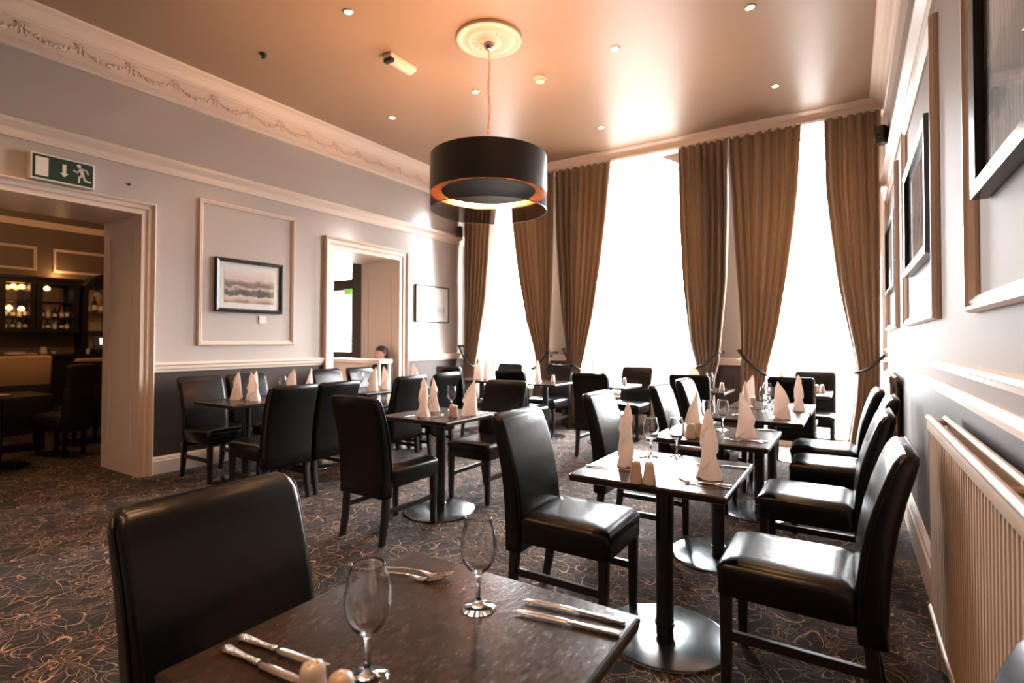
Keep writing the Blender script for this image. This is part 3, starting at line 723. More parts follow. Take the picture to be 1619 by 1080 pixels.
# ------------------------------------------------------------------ curtains
YC = 7.34
def interp(tab, z):
    if z >= tab[0][0]: return tab[0][1]
    for (z0, v0), (z1, v1) in zip(tab, tab[1:]):
        if z1 <= z <= z0:
            t = (z0-z)/(z0-z1); return v0+(v1-v0)*t
    return tab[-1][1]
def sm(tab, z): return (interp(tab, z+.06)+interp(tab, z)+interp(tab, z-.06))/3
def curtain(L, R, wz, side, lab, nf):
    """L/R edge tables (z,x); wz waist height; side: -1 tied back to the left, +1 to the right"""
    b = nb(); nx, nz = nf*10, 70; rnd = random.Random(len(lab)); ph = [rnd.uniform(-.8, .8) for _ in range(nf+1)]; am = [rnd.uniform(.6, 1.2) for _ in range(nf+1)]
    rows = []
    for j in range(nz+1):
        z = 3.985-(3.985-.025)*j/nz; xl, xr = sm(L, z), sm(R, z); row = []
        pin = math.exp(-((z-wz)/.16)**2)
        for i in range(nx+1):
            u = i/nx; k = int(u*nf); uu = u+.012*math.sin(z*1.7+u*9)
            A = .058*am[min(k, nf)]*(1-.55*pin)*(.55+.45*min(1, (3.985-z)/.5))
            y = YC+A*math.sin(2*PI*(uu*nf)+ph[0])+.012*math.sin(2*PI*uu*nf*2.3+ph[1]*3+z)
            y -= .03*pin*math.sin(PI*u)
            zz = z+(.012*math.sin(u*nf*2*PI) if j == 0 else 0)
            row.append(b.verts.new((xl+(xr-xl)*u, min(y, YB-.06), zz)))
        rows.append(row)
    for p, q in zip(rows, rows[1:]):
        for i in range(nx): b.faces.new((p[i], p[i+1], q[i+1], q[i]))
    o = obj('curtain', b, m_curtain, None, 'all'); tag(o, lab, 'curtain', 'full-length taupe window curtains')
    m = o.modifiers.new('thickness', 'SOLIDIFY'); m.thickness = .004
    return o
def tieback(xa, za, xb, zb, xl, xr, lab):
    """dark rope from its wall hook (xa,za) down round the front of the curtain to (xb,zb)"""
    b = nb(); n = 14; pts = [(xa, YB-.005, za), (xa, YB-.05, za)]
    for i in range(n+1):
        t = i/n; pts.append((xa+(xb-xa)*t, YC-.115-.02*math.sin(PI*t), za+(zb-za)*t-.04*math.sin(PI*t)))
    pts += [(xb, YC, zb), (xb-(xb-xa)*.3, YC+.085, zb+.03), (xa+(xb-xa)*.2, YB-.06, za-.03)]
    tube(b, pts, .017, 10); o = obj('curtain_tieback', b, m_rope, None, 'all'); return tag(o, lab, 'tieback', 'rope curtain tiebacks')
C1 = ([(3.98, -5.70), (.02, -5.66)], [(3.98, -4.98), (3.27, -5.08), (2.05, -5.20), (1.25, -5.34), (.87, -5.43), (.5, -5.36), (.02, -5.30)])
C2 = ([(3.98, -4.72), (3.23, -4.66), (2.44, -4.55), (1.61, -4.40), (1.1, -4.25), (.88, -4.22), (.45, -4.29), (.02, -4.34)], [(4.0, -3.895), (2.2, -3.93), (1.11, -3.97), (.81, -3.99), (.02, -3.95)])
C3 = ([(4.0, -3.885), (3.08, -3.86), (2.19, -3.80), (1.5, -3.75), (1.16, -3.70), (.9, -3.70), (.02, -3.78)], [(3.96, -2.96), (3.18, -3.02), (2.44, -3.12), (1.69, -3.24), (1.12, -3.37), (.91, -3.44), (.5, -3.40), (.02, -3.36)])
C4 = ([(3.96, -1.98), (3.04, -1.96), (2.09, -1.92), (1.31, -1.84), (.99, -1.75), (.7, -1.76), (.02, -1.84)], [(3.98, -1.335), (3.05, -1.335), (2.06, -1.36), (1.31, -1.43), (1.02, -1.46), (.80, -1.52), (.02, -1.50)])
C5 = ([(3.98, -1.325), (3.29, -1.29), (2.46, -1.25), (1.64, -1.20), (1.19, -1.19), (.02, -1.20)], [(3.97, -.49), (3.18, -.53), (2.72, -.58), (2.18, -.65), (1.48, -.76), (.94, -.89), (.52, -.94), (.02, -.92)])
C6 = ([(3.97, -.25), (3.13, -.24), (2.52, -.18), (1.99, -.12), (1.54, -.04), (1.01, .06), (.59, .03), (.14, -.04), (.02, -.05)], [(3.98, .31), (2.69, .305), (.89, .27), (.02, .27)])
curtain(*C1, .9, -1, 'taupe curtain at the far left corner, left of the first window', 7)
curtain(*C2, .9, 1, 'taupe curtain right of the first window, seen beside the lampshade', 7)
curtain(*C3, .95, -1, 'taupe curtain left of the second window', 8)
curtain(*C4, .98, 1, 'taupe curtain right of the second window', 7)
curtain(*C5, .95, -1, 'orange-lit taupe curtain left of the third window', 7)
curtain(*C6, 1.0, 1, 'taupe curtain in the far right corner, right of the third window', 6)
tieback(-5.70, 1.22, -5.42, .88, 0, 0, 'dark rope tieback on the curtain at the far left corner')
tieback(-3.96, 1.13, -4.25, .87, 0, 0, 'dark rope tieback on the curtain right of the first window')
tieback(-3.70, 1.19, -3.42, .89, 0, 0, 'dark rope tieback on the curtain left of the second window')
tieback(-1.45, 1.17, -1.75, .96, 0, 0, 'dark rope tieback on the curtain right of the second window')
tieback(-1.20, 1.20, -.88, .90, 0, 0, 'dark rope tieback on the curtain left of the third window')
tieback(.31, 1.16, .04, .96, 0, 0, 'dark rope tieback on the curtain in the far right corner')
b = nb(); box(b, XL+.06, XR-.03, YC-.02, YC+.02, 3.985, 4.0)
tag(obj('curtain_track', b, m_plastic), 'white curtain track running under the cornice above all three windows', 'curtain track')

# ------------------------------------------------------------------ pendant lamp
PX, PY = -2.78, 3.95
t = thing('pendant_lamp', 'large black drum pendant with copper lining hanging on a chain from the ceiling rose', 'pendant lamp', (PX, PY, 0))
def ring_wall(bm, r0, r1, z0, z1, seg=72):
    secs = [[(r*math.cos(2*PI*i/seg), r*math.sin(2*PI*i/seg), z) for i in range(seg)] for r, z in ((r0, z0), (r1, z0), (r1, z1), (r0, z1), (r0, z0))]
    loft(bm, secs, cap=False)
b = nb(); ring_wall(b, .527, .532, 2.655, 2.99); obj('shade', b, m_shade, t, True)
b = nb(); ring_wall(b, .524, .5265, 2.657, 2.985); obj('shade_lining', b, m_copper, t, True)
b = nb(); ring_wall(b, .527, .5285, 2.505, 2.66); sh = obj('sheer_band', b, m_sheer, t, True)
b = nb(); ring_wall(b, .526, .531, 2.50, 2.508); obj('bottom_hoop', b, m_shade, sh, True)
b = nb(); lathe(b, [(.425, 2.675), (.43, 2.68), (.43, 2.69), (.425, 2.695)], 64); obj('diffuser_plate', b, m_shade, t, True)
b = nb()
for k in range(3):
    a = k*2*PI/3+.4; tube(b, [(0, 0, 2.95), (.52*math.cos(a), .52*math.sin(a), 2.95)], .006, 8)
    tube(b, [(.35*math.cos(a), .35*math.sin(a), 2.95), (.35*math.cos(a), .35*math.sin(a), 2.69)], .004, 6)
lathe(b, [(.03, 2.91), (.03, 2.99)], 16); obj('spider_frame', b, m_steel, t)
for k in range(4):
    a = k*PI/2+.3; b = nb()
    bmesh.ops.create_uvsphere(b, u_segments=14, v_segments=8, radius=.032, matrix=Matrix.Translation((.2*math.cos(a), .2*math.sin(a), 2.86)))
    lb = obj('bulb', b, m_bulb, t, 'all')
    b = nb(); lathe(b, [(.014, 2.885), (.014, 2.94)], 10, (.2*math.cos(a), .2*math.sin(a), 0)); obj('bulb_holder', b, m_steel, lb)
    l = bpy.data.lights.new('pendant_bulb_light', 'POINT'); l.energy = 72; l.color = WARM; l.shadow_soft_size = .035
    lo = bpy.data.objects.new('pendant_bulb_light', l); COL.objects.link(lo); lo.location = (PX+.2*math.cos(a), PY+.2*math.sin(a), 2.80)
b = nb(); z = 2.99; k = 0
while z < 4.02:
    s = .009; pts = []
    for i in range(9):
        a = 2*PI*i/8; dx = s*math.cos(a); dz = .016*math.sin(a)
        pts.append((dx, 0, z+.016+dz) if k % 2 else (0, dx, z+.016+dz))
    tube(b, pts, .0022, 5, cap=False); z += .027; k += 1
obj('chain', b, m_copper, t)
b = nb(); tube(b, [(.012*math.sin(i*.9), .012*math.cos(i*.7), 2.99+i*.0525) for i in range(20)], .003, 6); obj('flex', b, m_copper, t, 'all')
b = nb(); lathe(b, [(.008, 3.98), (.03, 4.0), (.05, 4.02), (.052, 4.035)], 24); obj('ceiling_cup', b, m_silver, t, 'all')
b = nb()
lathe(b, [(.30, 4.099), (.302, 4.085), (.295, 4.072), (.28, 4.068), (.265, 4.072), (.255, 4.078), (.22, 4.075), (.20, 4.062), (.18, 4.060), (.16, 4.068), (.11, 4.066), (.09, 4.052), (.06, 4.045), (.02, 4.043)], 64, (0, 0, 0))
for k in range(16):
    a = k*PI/8; bmesh.ops.create_icosphere(b, subdivisions=2, radius=.013, matrix=Matrix.Translation((.14*math.cos(a), .14*math.sin(a), 4.066)) @ Matrix.Rotation(a, 4, 'Z') @ Matrix.Diagonal((1.5, .7, .35, 1)))
o = obj('ceiling_rose', b, m_plaster, None, True, (PX, PY, 0)); tag(o, 'round white plaster ceiling rose above the pendant lamp', 'ceiling rose')

# downlights
def make_spot():
    t = thing('ceiling_downlight', '', 'downlight', group='recessed ceiling downlights')
    b = nb(); ringp = [(.030, 4.094), (.043, 4.092), (.046, 4.095), (.046, 4.0995), (.030, 4.0995)]
    secs = [[(r*math.cos(2*PI*i/28), r*math.sin(2*PI*i/28), z) for i in range(28)] for r, z in ringp+ringp[:1]]
    loft(b, secs, cap=False); obj('bezel', b, m_silver, t, True)
    b = nb(); lathe(b, [(.030, 4.0965), (.030, 4.0985)], 24); obj('lens', b, m_spot, t); return t
spot = make_spot()
for x, y, w_ in ((-3.56, 2.99, 'nearest left, at the top edge left of the ceiling rose'), (-3.50, 4.73, 'just left of the pendant chain'), (-4.80, 4.73, 'farthest left near the swagged cornice'), (-1.86, 4.73, 'right of the smoke detector'),
                 (-2.72, 6.40, 'faint one in the window glare'), (-.68, 4.73, 'top right, nearest the right wall'), (-.67, 6.36, 'far right before the third window'),
                 ):
    place(spot, (x, y, 0), 0, 'recessed ceiling downlight, '+w_, 'recessed ceiling downlights')
for x, y in ((-3.56, 2.99), (-3.50, 4.73), (-4.80, 4.73), (-1.86, 4.73), (-2.72, 6.40), (-.68, 4.73), (-.67, 6.36), (-1.86, 2.99), (-.68, 2.99), (-1.86, 1.0), (-.68, 1.0), (-3.5, 1.0), (-4.9, 1.0), (-4.9, 2.99), (-.68, -.8), (-1.86, -.8), (-3.5, -.8), (-4.9, -.8)):
    l = bpy.data.lights.new('downlight_beam', 'SPOT'); l.energy = 85 if y < 1.5 else 45; l.color = WARM; l.spot_size = math.radians(95); l.spot_blend = .7; l.shadow_soft_size = .03
    lo = bpy.data.objects.new('downlight_beam', l); COL.objects.link(lo); lo.location = (x, y, 4.085)

# ceiling fittings
t = thing('emergency_light', 'white bulkhead emergency light on the ceiling left of the rose', 'emergency light', (-3.75, 3.80, 0), 0)
b = nb(); box(b, -.055, .055, -.18, .18, 4.055, 4.0995, bev=.01); obj('housing', b, m_plastic, t, True)
b = nb(); loft(b, [[(x, y, z) for x, y in rrect(.045-i, .165-i, .02)] for z, i in ((4.056, 0), (4.03, .006), (4.018, .02))]); obj('diffuser', b, mat('ribbed_diffuser', (.72, .64, .58), .25, bump=.6, bscale=50), t, True)
b = nb(); box(b, -.05, .05, -.18, -.13, 4.015, 4.054, bev=.004); obj('end_cap', b, m_bplastic, t)
t = thing('smoke_detector', 'round white smoke detector on the ceiling right of the pendant chain', 'smoke detector', (-2.74, 4.83, 0))
b = nb(); lathe(b, [(.062, 4.0995), (.062, 4.08), (.052, 4.072)], 32); obj('mount_ring', b, m_plastic, t, True)
b = nb(); lathe(b, [(.045, 4.078), (.05, 4.07), (.046, 4.05), (.03, 4.042), (.005, 4.040)], 32); obj('detector_head', b, m_plastic, t, True)
b = nb(); lathe(b, [(.035, 4.0995), (.03, 4.085), (.012, 4.08), (.012, 4.06), (.02, 4.055), (.004, 4.05)], 16); tube(b, [(0, 0, 4.06), (.03, .02, 4.068), (.05, 0, 4.075)], .004, 6)
tag(obj('ceiling_hook_plate', b, m_bplastic, None, True, (-4.78, 2.99, 0)), 'small dark fitting on the ceiling near the left cornice', 'ceiling fitting')

# ------------------------------------------------------------------ exit sign over the big doorway
t = thing('exit_sign', 'green emergency exit sign with arrow and running man above the big doorway', 'exit sign', (XL+.002, 1.75, 2.775))
b = nb(); box(b, 0, .075, -.222, .222, -.112, .112, bev=.006); obj('housing', b, m_signw, t)
b = nb(); box(b, .0752, .077, -.208, .208, -.098, .098); pn = obj('green_face', b, m_green, t)
def flat(pts, x0=.0772, x1=.0785):
    b = nb(); loft(b, [[(x0, y, z) for y, z in pts], [(x1, y, z) for y, z in pts]]); return b
obj('door_symbol', flat([(-.19, -.078), (-.105, -.078), (-.105, .078), (-.19, .078)]), m_signw, pn)
obj('down_arrow', flat([(-.01, .055), (-.01, -.02), (-.026, -.02), (0.003, -.055), (.032, -.02), (.016, -.02), (.016, .055)][::-1]), m_signw, pn)
b = nb()
def limb(pts, r):
    for (y0, z0), (y1, z1) in zip(pts, pts[1:]):
        d = Vector((y1-y0, z1-z0)); n_ = Vector((-d.y, d.x)).normalized()*r; e = d.normalized()*r*.6
        q = [(y0-e.x+n_.x, z0-e.y+n_.y), (y0-e.x-n_.x, z0-e.y-n_.y), (y1+e.x-n_.x, z1+e.y-n_.y), (y1+e.x+n_.x, z1+e.y+n_.y)]
        loft(b, [[(.0772, y, z) for y, z in q], [(.0785, y, z) for y, z in q]])
secs = [[(xx, .105+.015*math.cos(a*PI/8), .070+.015*math.sin(a*PI/8)) for a in range(16)] for xx in (.0772, .0785)]; loft(b, secs)
limb([(.118, .045), (.132, .0)], .013); limb([(.115, .042), (.095, .010), (.068, .022)], .0055); limb([(.122, .048), (.158, .042), (.172, .012)], .0055)
limb([(.13, -.005), (.108, -.028), (.106, -.072)], .0075); limb([(.135, -.005), (.150, -.050), (.188, -.055)], .0075)
obj('running_man', b, m_signw, pn)

# ------------------------------------------------------------------ pictures
def picture(name, side, x, y0, y1, z0, z1, kind, lab, fw_=.035, dep=.035, mount=.06, tilt=0):
    cy, cz = (y0+y1)/2, (z0+z1)/2; hw, hh = (y1-y0)/2, (z1-z0)/2
    t = thing(name, lab, 'picture', (x, cy, cz)); s = side
    o = (s, 0, 0)
    b = nb(); prof = [(.002, 0), (dep, 0), (dep+.003, fw_*.3), (dep-.004, fw_), (.01, fw_), (.002, fw_*.9)]
    sweep(b, prof, [((0, -hw, -hh), o, (0, 1, 1)), ((0, hw, -hh), o, (0, -1, 1)), ((0, hw, hh), o, (0, -1, -1)), ((0, -hw, hh), o, (0, 1, -1))], closed_path=True)
    obj('frame', b, m_frame, t)
    def pl(ins, xa, xb): q = nb(); box(q, min(s*xa, s*xb), max(s*xa, s*xb), -hw+ins, hw-ins, -hh+ins, hh-ins); return q
    if mount: obj('mount', pl(fw_*.9, .010, .014), m_mount, t)
    obj('print', pl(fw_+mount, .0141, .016), mk_art(kind), t)
    obj('glazing', pl(fw_*.9, .020, .022), m_picglass, t)
    return t
picture('framed_picture', 1, XL, 3.08, 3.88, 1.63, 2.22, 'landscape', 'sepia landscape with white mount in a dark frame on the left wall panel', .04, .04, .065)
picture('framed_picture', 1, XL, 6.20, 7.02, 1.61, 2.205, 'pale', 'glare-washed picture in a thin black frame between the far doorway and the corner', .018, .03, .07)
picture('framed_picture', -1, XR, .98, 2.14, 1.765, 2.55, 'street', 'large framed street scene at the top right, nearest on the right wall', .05, .045, .0)
picture('framed_picture', -1, XR, 3.33, 4.58, 1.77, 2.47, 'street', 'middle framed picture on the right wall, in the second moulded panel', .05, .045, .0)
picture('framed_picture', -1, XR, 5.75, 7.0, 1.82, 2.50, 'pale', 'farthest framed picture on the right wall, next to the corner', .04, .04, .0)
b = nb(); box(b, 0, .012, -.045, .045, -.045, .045, bev=.004)
o = obj('wall_switch', b, m_plastic, None, False, (XL, 3.64, 1.555)); tag(o, 'small white plate on the left wall under the landscape picture', 'wall plate')
b = nb(); lathe(b, [(.004, 0), (.012, .004), (.012, .012), (.006, .018)], 12); o = obj('wall_screw', b, m_bplastic, None, True, (XL, 2.27, 2.80)); o.rotation_euler = (0, PI/2, 0); tag(o, 'tiny dark screw on the left wall right of the exit sign', 'screw')

# ------------------------------------------------------------------ radiators
def radiator(y0, y1, z0, z1, lab, xf=.262, valve=True):
    t = thing('radiator', lab, 'radiator', (0, 0, 0), group='panel radiators on the right wall')
    xb = XR-.035
    def fluted(x, d):     # fluted steel panel, face towards -x
        b = nb(); pts = []; y = y0+.02; p = .036
        while y+p < y1-.02:
            pts += [(x, y), (x, y+p*.38), (x+d, y+p*.5), (x+d, y+p*.86)]; y += p
        pts += [(x, y1-.02), (x+d+.008, y1-.02), (x+d+.008, y0+.02)]
        rnga = (z0, z0+.02, z1-.02, z1)
        loft(b, [[(xx+(.004 if k in (0, 3) else 0)*(1 if xx < x+d/2 else 0), yy, zz) for xx, yy in pts] for k, zz in enumerate(rnga)]); return b
    obj('front_panel', fluted(xf, .010), m_rad, t)
    b = nb(); box(b, xb-.012, xb, y0+.02, y1-.02, z0, z1, bev=.003); obj('rear_panel', b, m_rad, t)
    b = nb()
    tube(b, [(xf+.004, y0, z1), (xf+.004, y1, z1)], .013, 10); box(b, xf-.006, xf+.016, y0+.01, y1-.01, z1-.045, z1, bev=.004); obj('top_rail', b, m_rad, t, True)
    b = nb(); tube(b, [(xf+.004, y0, z0), (xf+.004, y1, z0)], .012, 10); obj('bottom_rail', b, m_rad, t, True)
    b = nb(); tube(b, [(xb-.006, y0, z1), (xb-.006, y1, z1)], .012, 10); obj('rear_top_rail', b, m_rad, t, True)
    b = nb(); tube(b, [(xb-.006, y0, z0), (xb-.006, y1, z0)], .012, 10); obj('rear_bottom_rail', b, m_rad, t, True)
    b = nb()
    for yy in (y0+.06, (y0+y1)/2+.1, y1-.06):
        b = nb(); tube(b, [(xf+.01, yy, z1-.01), (xb-.01, yy, z1-.01)], .010, 8); obj('connector', b, m_rad, t, True)
    b = nb()
    for yy in (y0+.3, y1-.3): box(b, xb, XR+.002, yy-.02, yy+.02, z0+.1, z1-.1)
    obj('wall_bracket', b, m_rad, t)
    b = nb(); yy = y1+.02; tube(b, [((xf+xb)/2, y1-.02, z0+.01), ((xf+xb)/2, yy+.02, z0+.01), ((xf+xb)/2, yy+.02, 0)], .009, 8)
    vp = obj('valve_pipe', b, m_rad, t, True)
    b = nb(); lathe(b, [(.02, z0-.03), (.022, z0), (.02, z0+.05), (.008, z0+.055)], 14, ((xf+xb)/2, yy+.02, 0)); obj('valve', b, m_plastic, vp, True)
    return t
radiator(.15, 2.72, .262, 1.02, 'long cream fluted radiator on the right wall in the foreground')
radiator(5.45, 6.85, .262, 1.02, 'far radiator seen end-on beside the corner curtain', .275)
t = thing('window_radiator', 'cream ribbed radiator under the sill of the second window', 'radiator', (-2.5, YB, 0))
b = nb(); pts = []; x = -.62
while x < .60: pts += [(x, -.10), (x+.014, -.10), (x+.02, -.09), (x+.034, -.09)]; x += .04
pts += [(.62, -.10), (.62, -.085), (-.62, -.085)]
loft(b, [[(a, c, z) for a, c in pts] for z in (.10, .49)]); obj('front_panel', b, m_rad, t)
b = nb(); tube(b, [(-.62, -.092, .49), (.62, -.092, .49)], .011, 8); tube(b, [(-.62, -.092, .10), (.62, -.092, .10)], .011, 8); obj('rail', b, m_rad, t, True)
b = nb(); box(b, -.4, -.36, -.085, 0, .2, .4); box(b, .36, .4, -.085, 0, .2, .4); tube(b, [(-.6, -.092, .1), (-.6, -.092, 0)], .008, 8); tube(b, [(.6, -.092, .1), (.6, -.092, 0)], .008, 8); obj('bracket', b, m_rad, t)

# double socket by the radiator
b = nb(); box(b, XR-.012, XR, 2.86, 3.00, .44, .53, bev=.004); tag(obj('wall_socket', b, m_silver), 'small metal socket low on the right wall beyond the radiator', 'socket')

# speakers in the far corners
for (x, y, z, s, lab) in ((XL+.10, 7.20, 3.19, 1, 'small black speaker in the far left corner at the picture rail'), (XR-.06, 6.85, 3.52, -1, 'small black speaker high in the far right corner')):
    t = thing('wall_speaker', lab, 'speaker', (x, y, z), s*.5, group='small black corner speakers')
    b = nb(); loft(b, [[(px_, py_, zz) for px_, py_ in rrect(h, .06, .012)] for zz, h in ((-.09, .045), (-.085, .05), (.085, .05), (.09, .045))]); obj('cabinet', b, m_bplastic, t, True)
    b = nb(); secs = [[(r*math.cos(2*PI*i/20), -.061-d, r*math.sin(2*PI*i/20)-.02) for i in range(20)] for r, d in ((.038, 0), (.036, .003), (.02, .001))]; loft(b, secs); obj('speaker_cone', b, m_rope, t, True)
    b = nb(); wx = (XL-x) if s > 0 else (XR-x)
    tube(b, [(0, .05, 0), (0, .08, 0), (wx*.8*math.cos(-s*.5), .08-wx*.8*math.sin(s*.5), 0)], .008, 8); obj('bracket', b, m_bplastic, t)

# ------------------------------------------------------------------ bar room seen through the big doorway
t = thing('bar_cabinet', 'dark wooden back-bar cabinet with lit mirror-backed shelves beyond the big doorway', 'cabinet', (XH+.005, 0, 0))
b = nb()
Y0, Y1, Z0, Z1, DX = 1.7, 3.24, 1.42, 2.18, .32
box(b, 0, .03, Y0, Y1, Z0, Z1); box(b, 0, DX, Y0, Y1, Z1-.06, Z1); box(b, 0, DX, Y0, Y1, Z0, Z0+.05)
for y in (Y0, 2.33, 2.66, 2.73, 3.16): box(b, 0, DX, y, y+.07 if y != 2.66 else y+.06, Z0+.05, Z1-.06)
box(b, .02, DX+.03, Y0, Y1+.03, Z1, Z1+.04); obj('carcass', b, m_barwood, t)
b = nb(); box(b, .031, .036, 2.40, 2.66, Z0+.06, Z1-.08); box(b, .031, .036, 2.80, 3.12, Z0+.06, Z1-.08); obj('mirror_back', b, m_mirror, t)
for z in (1.62, 1.86):
    b = nb(); box(b, .035, DX-.03, 2.40, 3.16, z, z+.012); obj('shelf', b, m_barwood, t)
b = nb(); box(b, 0, .5, 1.5, 4.2, .0, 1.06); box(b, 0, .55, 1.5, 4.2, 1.06, 1.10)
tag(obj('back_counter', b, m_barwood, None, False, (XH+.005, 0, 0)), 'dark back counter of the bar under the cabinet', 'counter')
t = thing('arched_display_niche', 'dark arched cabinet with pale patterned glass right of the bar cabinet', 'cabinet', (XH+.005, 0, 1.10))
b = nb(); ya, yb, zt = 3.28, 4.05, .95
def archring(y0, y1, zt, n=16): c = (y0+y1)/2; r = (y1-y0)/2; return [(y0, 0)]+[(c+r*math.cos(PI-PI*k/n), zt+r*math.sin(PI-PI*k/n)) for k in range(n+1)]+[(y1, 0)]
o_, i_ = archring(ya, yb, .88), archring(ya+.07, yb-.07, .88)
V = [[b.verts.new((x, p[0], p[1])) for p in pts] for pts in (o_, i_) for x in (0, .30)]
for k in range(len(o_)-1):
    for q in ((V[1][k], V[1][k+1], V[3][k+1], V[3][k]), (V[2][k], V[2][k+1], V[3][k+1], V[3][k]), (V[0][k], V[0][k+1], V[1][k+1], V[1][k])): b.faces.new(q)
obj('arched_case', b, m_barwood, t)
b = nb(); pts = archring(3.33, 3.62, .86); loft(b, [[(.02, y, z) for y, z in pts], [(.03, y, z) for y, z in pts]]); obj('patterned_glass', b, m_frost, t)
for z in (.33, .62):
    b = nb(); box(b, .03, .28, ya+.07, yb-.07, z, z+.02); obj('shelf', b, m_mirror if z > .5 else m_barwood, t)
# bottles
def bottle(m, x, y, z, h, r, lab, wrap=None):
    t = thing('bottle', lab, 'bottle', (x, y, z), group='bottles on the bar shelves')
    b = nb(); lathe(b, [(r*.95, 0), (r, .005), (r, h*.58), (r*.8, h*.66), (r*.36, h*.76), (r*.32, h*.96), (r*.4, h*.97), (r*.4, h)], 16); obj('bottle_glass', b, m, t, True)
    b = nb(); lathe(b, [(r*1.02, h*.15), (r*1.02, h*.45)], 16); obj('paper_label', b, wrap or m_mount, t, True)
mb = [mat('amber_bottle', (.35, .14, .03), .12), mat('green_bottle', (.03, .06, .03), .12), mat('clear_bottle', (.5, .46, .42), .1), mat('dark_bottle', (.02, .012, .01), .12)]
rb = random.Random(3); k = 0
for sec, (ys, zs) in {'left bar cabinet bay': ((2.43, 2.51, 2.58, 2.645), (1.471, 1.633)), 'right bar cabinet bay': ((2.83, 2.90, 2.98, 3.06, 3.125), (1.471, 1.633))}.items():
    for zi, z in enumerate(zs):
        for yi, y in enumerate(ys):
            h = rb.uniform(.12, .145) if zi == 0 else rb.uniform(.14, .2)
            bottle(mb[k % 4], XH+.19, y, z, h, .027, '%s bottle, %s shelf of the %s, %s from the left' % (('amber', 'green', 'clear', 'dark')[k % 4], ('lower', 'middle')[zi], sec, ('first', 'second', 'third', 'fourth', 'fifth')[yi])); k += 1
for yi, y in enumerate((3.38, 3.47, 3.55, 3.64)):
    bottle(mb[(yi+2) % 4], XH+.19, y, 1.10+.64, (.2, .25, .22, .18)[yi], .032, '%s bottle on the shelf of the arched cabinet, %s from the left' % (('clear', 'dark', 'amber', 'green')[yi], ('first', 'second', 'third', 'fourth')[yi]))
t = thing('cabinet_light', 'pair of glowing amber lamps inside the left bay of the bar cabinet', 'lamp', (XH+.16, 2.56, 2.06), group='amber lamps of the bar')
for k, (y, z, s) in enumerate(((-.04, 0, .03), (.05, 0, .034))):
    b = nb(); lathe(b, [(.01, .045), (s, .035), (s*1.1, .0), (s*.5, -.02)], 14, (0, y, z)); obj('glass_shade', b, m_cabglow, t, True)
b = nb(); tube(b, [(0, -.04, .045), (0, -.04, .06)], .005, 6); tube(b, [(0, .05, .045), (0, .05, .06)], .005, 6); obj('lamp_stem', b, m_brass, t)
for y, z, lab in ((2.45, 1.75, 'glowing amber lamp low in the left bay of the bar cabinet'), (2.58, 1.74, 'second glowing amber lamp low in the left bay'), (2.86, 2.05, 'small round glowing lamp at the top of the right bay')):
    b = nb(); lathe(b, [(.006, .05), (.035, .03), (.04, 0), (.02, -.02)], 14) ; o = obj('cabinet_light', b, m_cabglow, None, True, (XH+.27, y, z)); tag(o, lab, 'lamp', 'amber lamps of the bar')
l = bpy.data.lights.new('bar_fill_light', 'POINT'); l.energy = 60; l.color = (1, .55, .25); l.shadow_soft_size = .06  # added fill without any fitting, brightens the bar chairs and walls
lo = bpy.data.objects.new('bar_fill_light', l); COL.objects.link(lo); lo.location = (-7.4, 2.3, 3.1)
l = bpy.data.lights.new('cabinet_lamp_light', 'POINT'); l.energy = 2.5; l.color = (1, .5, .18); l.shadow_soft_size = .03
lo = bpy.data.objects.new('cabinet_lamp_light', l); COL.objects.link(lo); lo.location = (XH+.12, 3.05, 2.28)
t = thing('bar_till', 'dark till with a small glowing pinkish screen below the arched cabinet', 'till', (XH+.4, 3.52, 1.101), .0)
b = nb(); box(b, -.12, .12, -.15, .15, 0, .07, bev=.01); obj('till_base', b, m_bplastic, t)
b = nb(); loft(b, [[(.06, -.15, .07), (.10, -.15, .07), (.06, -.15, .27), (.03, -.15, .27)], [(.06, .13, .07), (.10, .13, .07), (.06, .13, .27), (.03, .13, .27)]]); sc_ = obj('till_monitor', b, mat('grey_till_case', (.10, .13, .15), .35), t)
b = nb(); loft(b, [[(.089, -.08, .14), (.093, -.08, .14), (.074, -.08, .24), (.070, -.08, .24)], [(.089, .02, .14), (.093, .02, .14), (.074, .02, .24), (.070, .02, .24)]]); obj('till_display', b, m_till, sc_)
# crockery on the counter
def crock(name, prof, y, x, lab, cat):
    b = nb(); lathe(b, prof, 20); return tag(obj(name, b, m_china, None, True, (x, y, 1.101)), lab, cat)
crock('plate_stack', [(.08, 0), (.12, .01), (.12, .02), (.115, .025), (.12, .03), (.115, .035), (.12, .045), (.10, .05)], 2.48, XH+.42, 'stack of white plates at the left of the back counter', 'plates')
crock('saucer_stack', [(.05, 0), (.07, .008), (.065, .016), (.07, .024), (.05, .03)], 2.66, XH+.42, 'small stack of white saucers beside the plates on the back counter', 'saucers')
crock('milk_jug', [(.035, 0), (.045, .02), (.042, .06), (.032, .09), (.036, .11), (.02, .112)], 2.79, XH+.42, 'white jug standing on the back counter under the cabinet', 'jug')
crock('teacup', [(.02, 0), (.03, .01), (.038, .045), (.036, .046), (.02, .02)], 2.9, XH+.44, 'white cup right of the jug on the back counter', 'cup')
crock('tumbler', [(.025, 0), (.03, .08), (.028, .08), (.02, .01)], 3.31, XH+.44, 'pale tumbler on the back counter left of the till', 'tumbler')
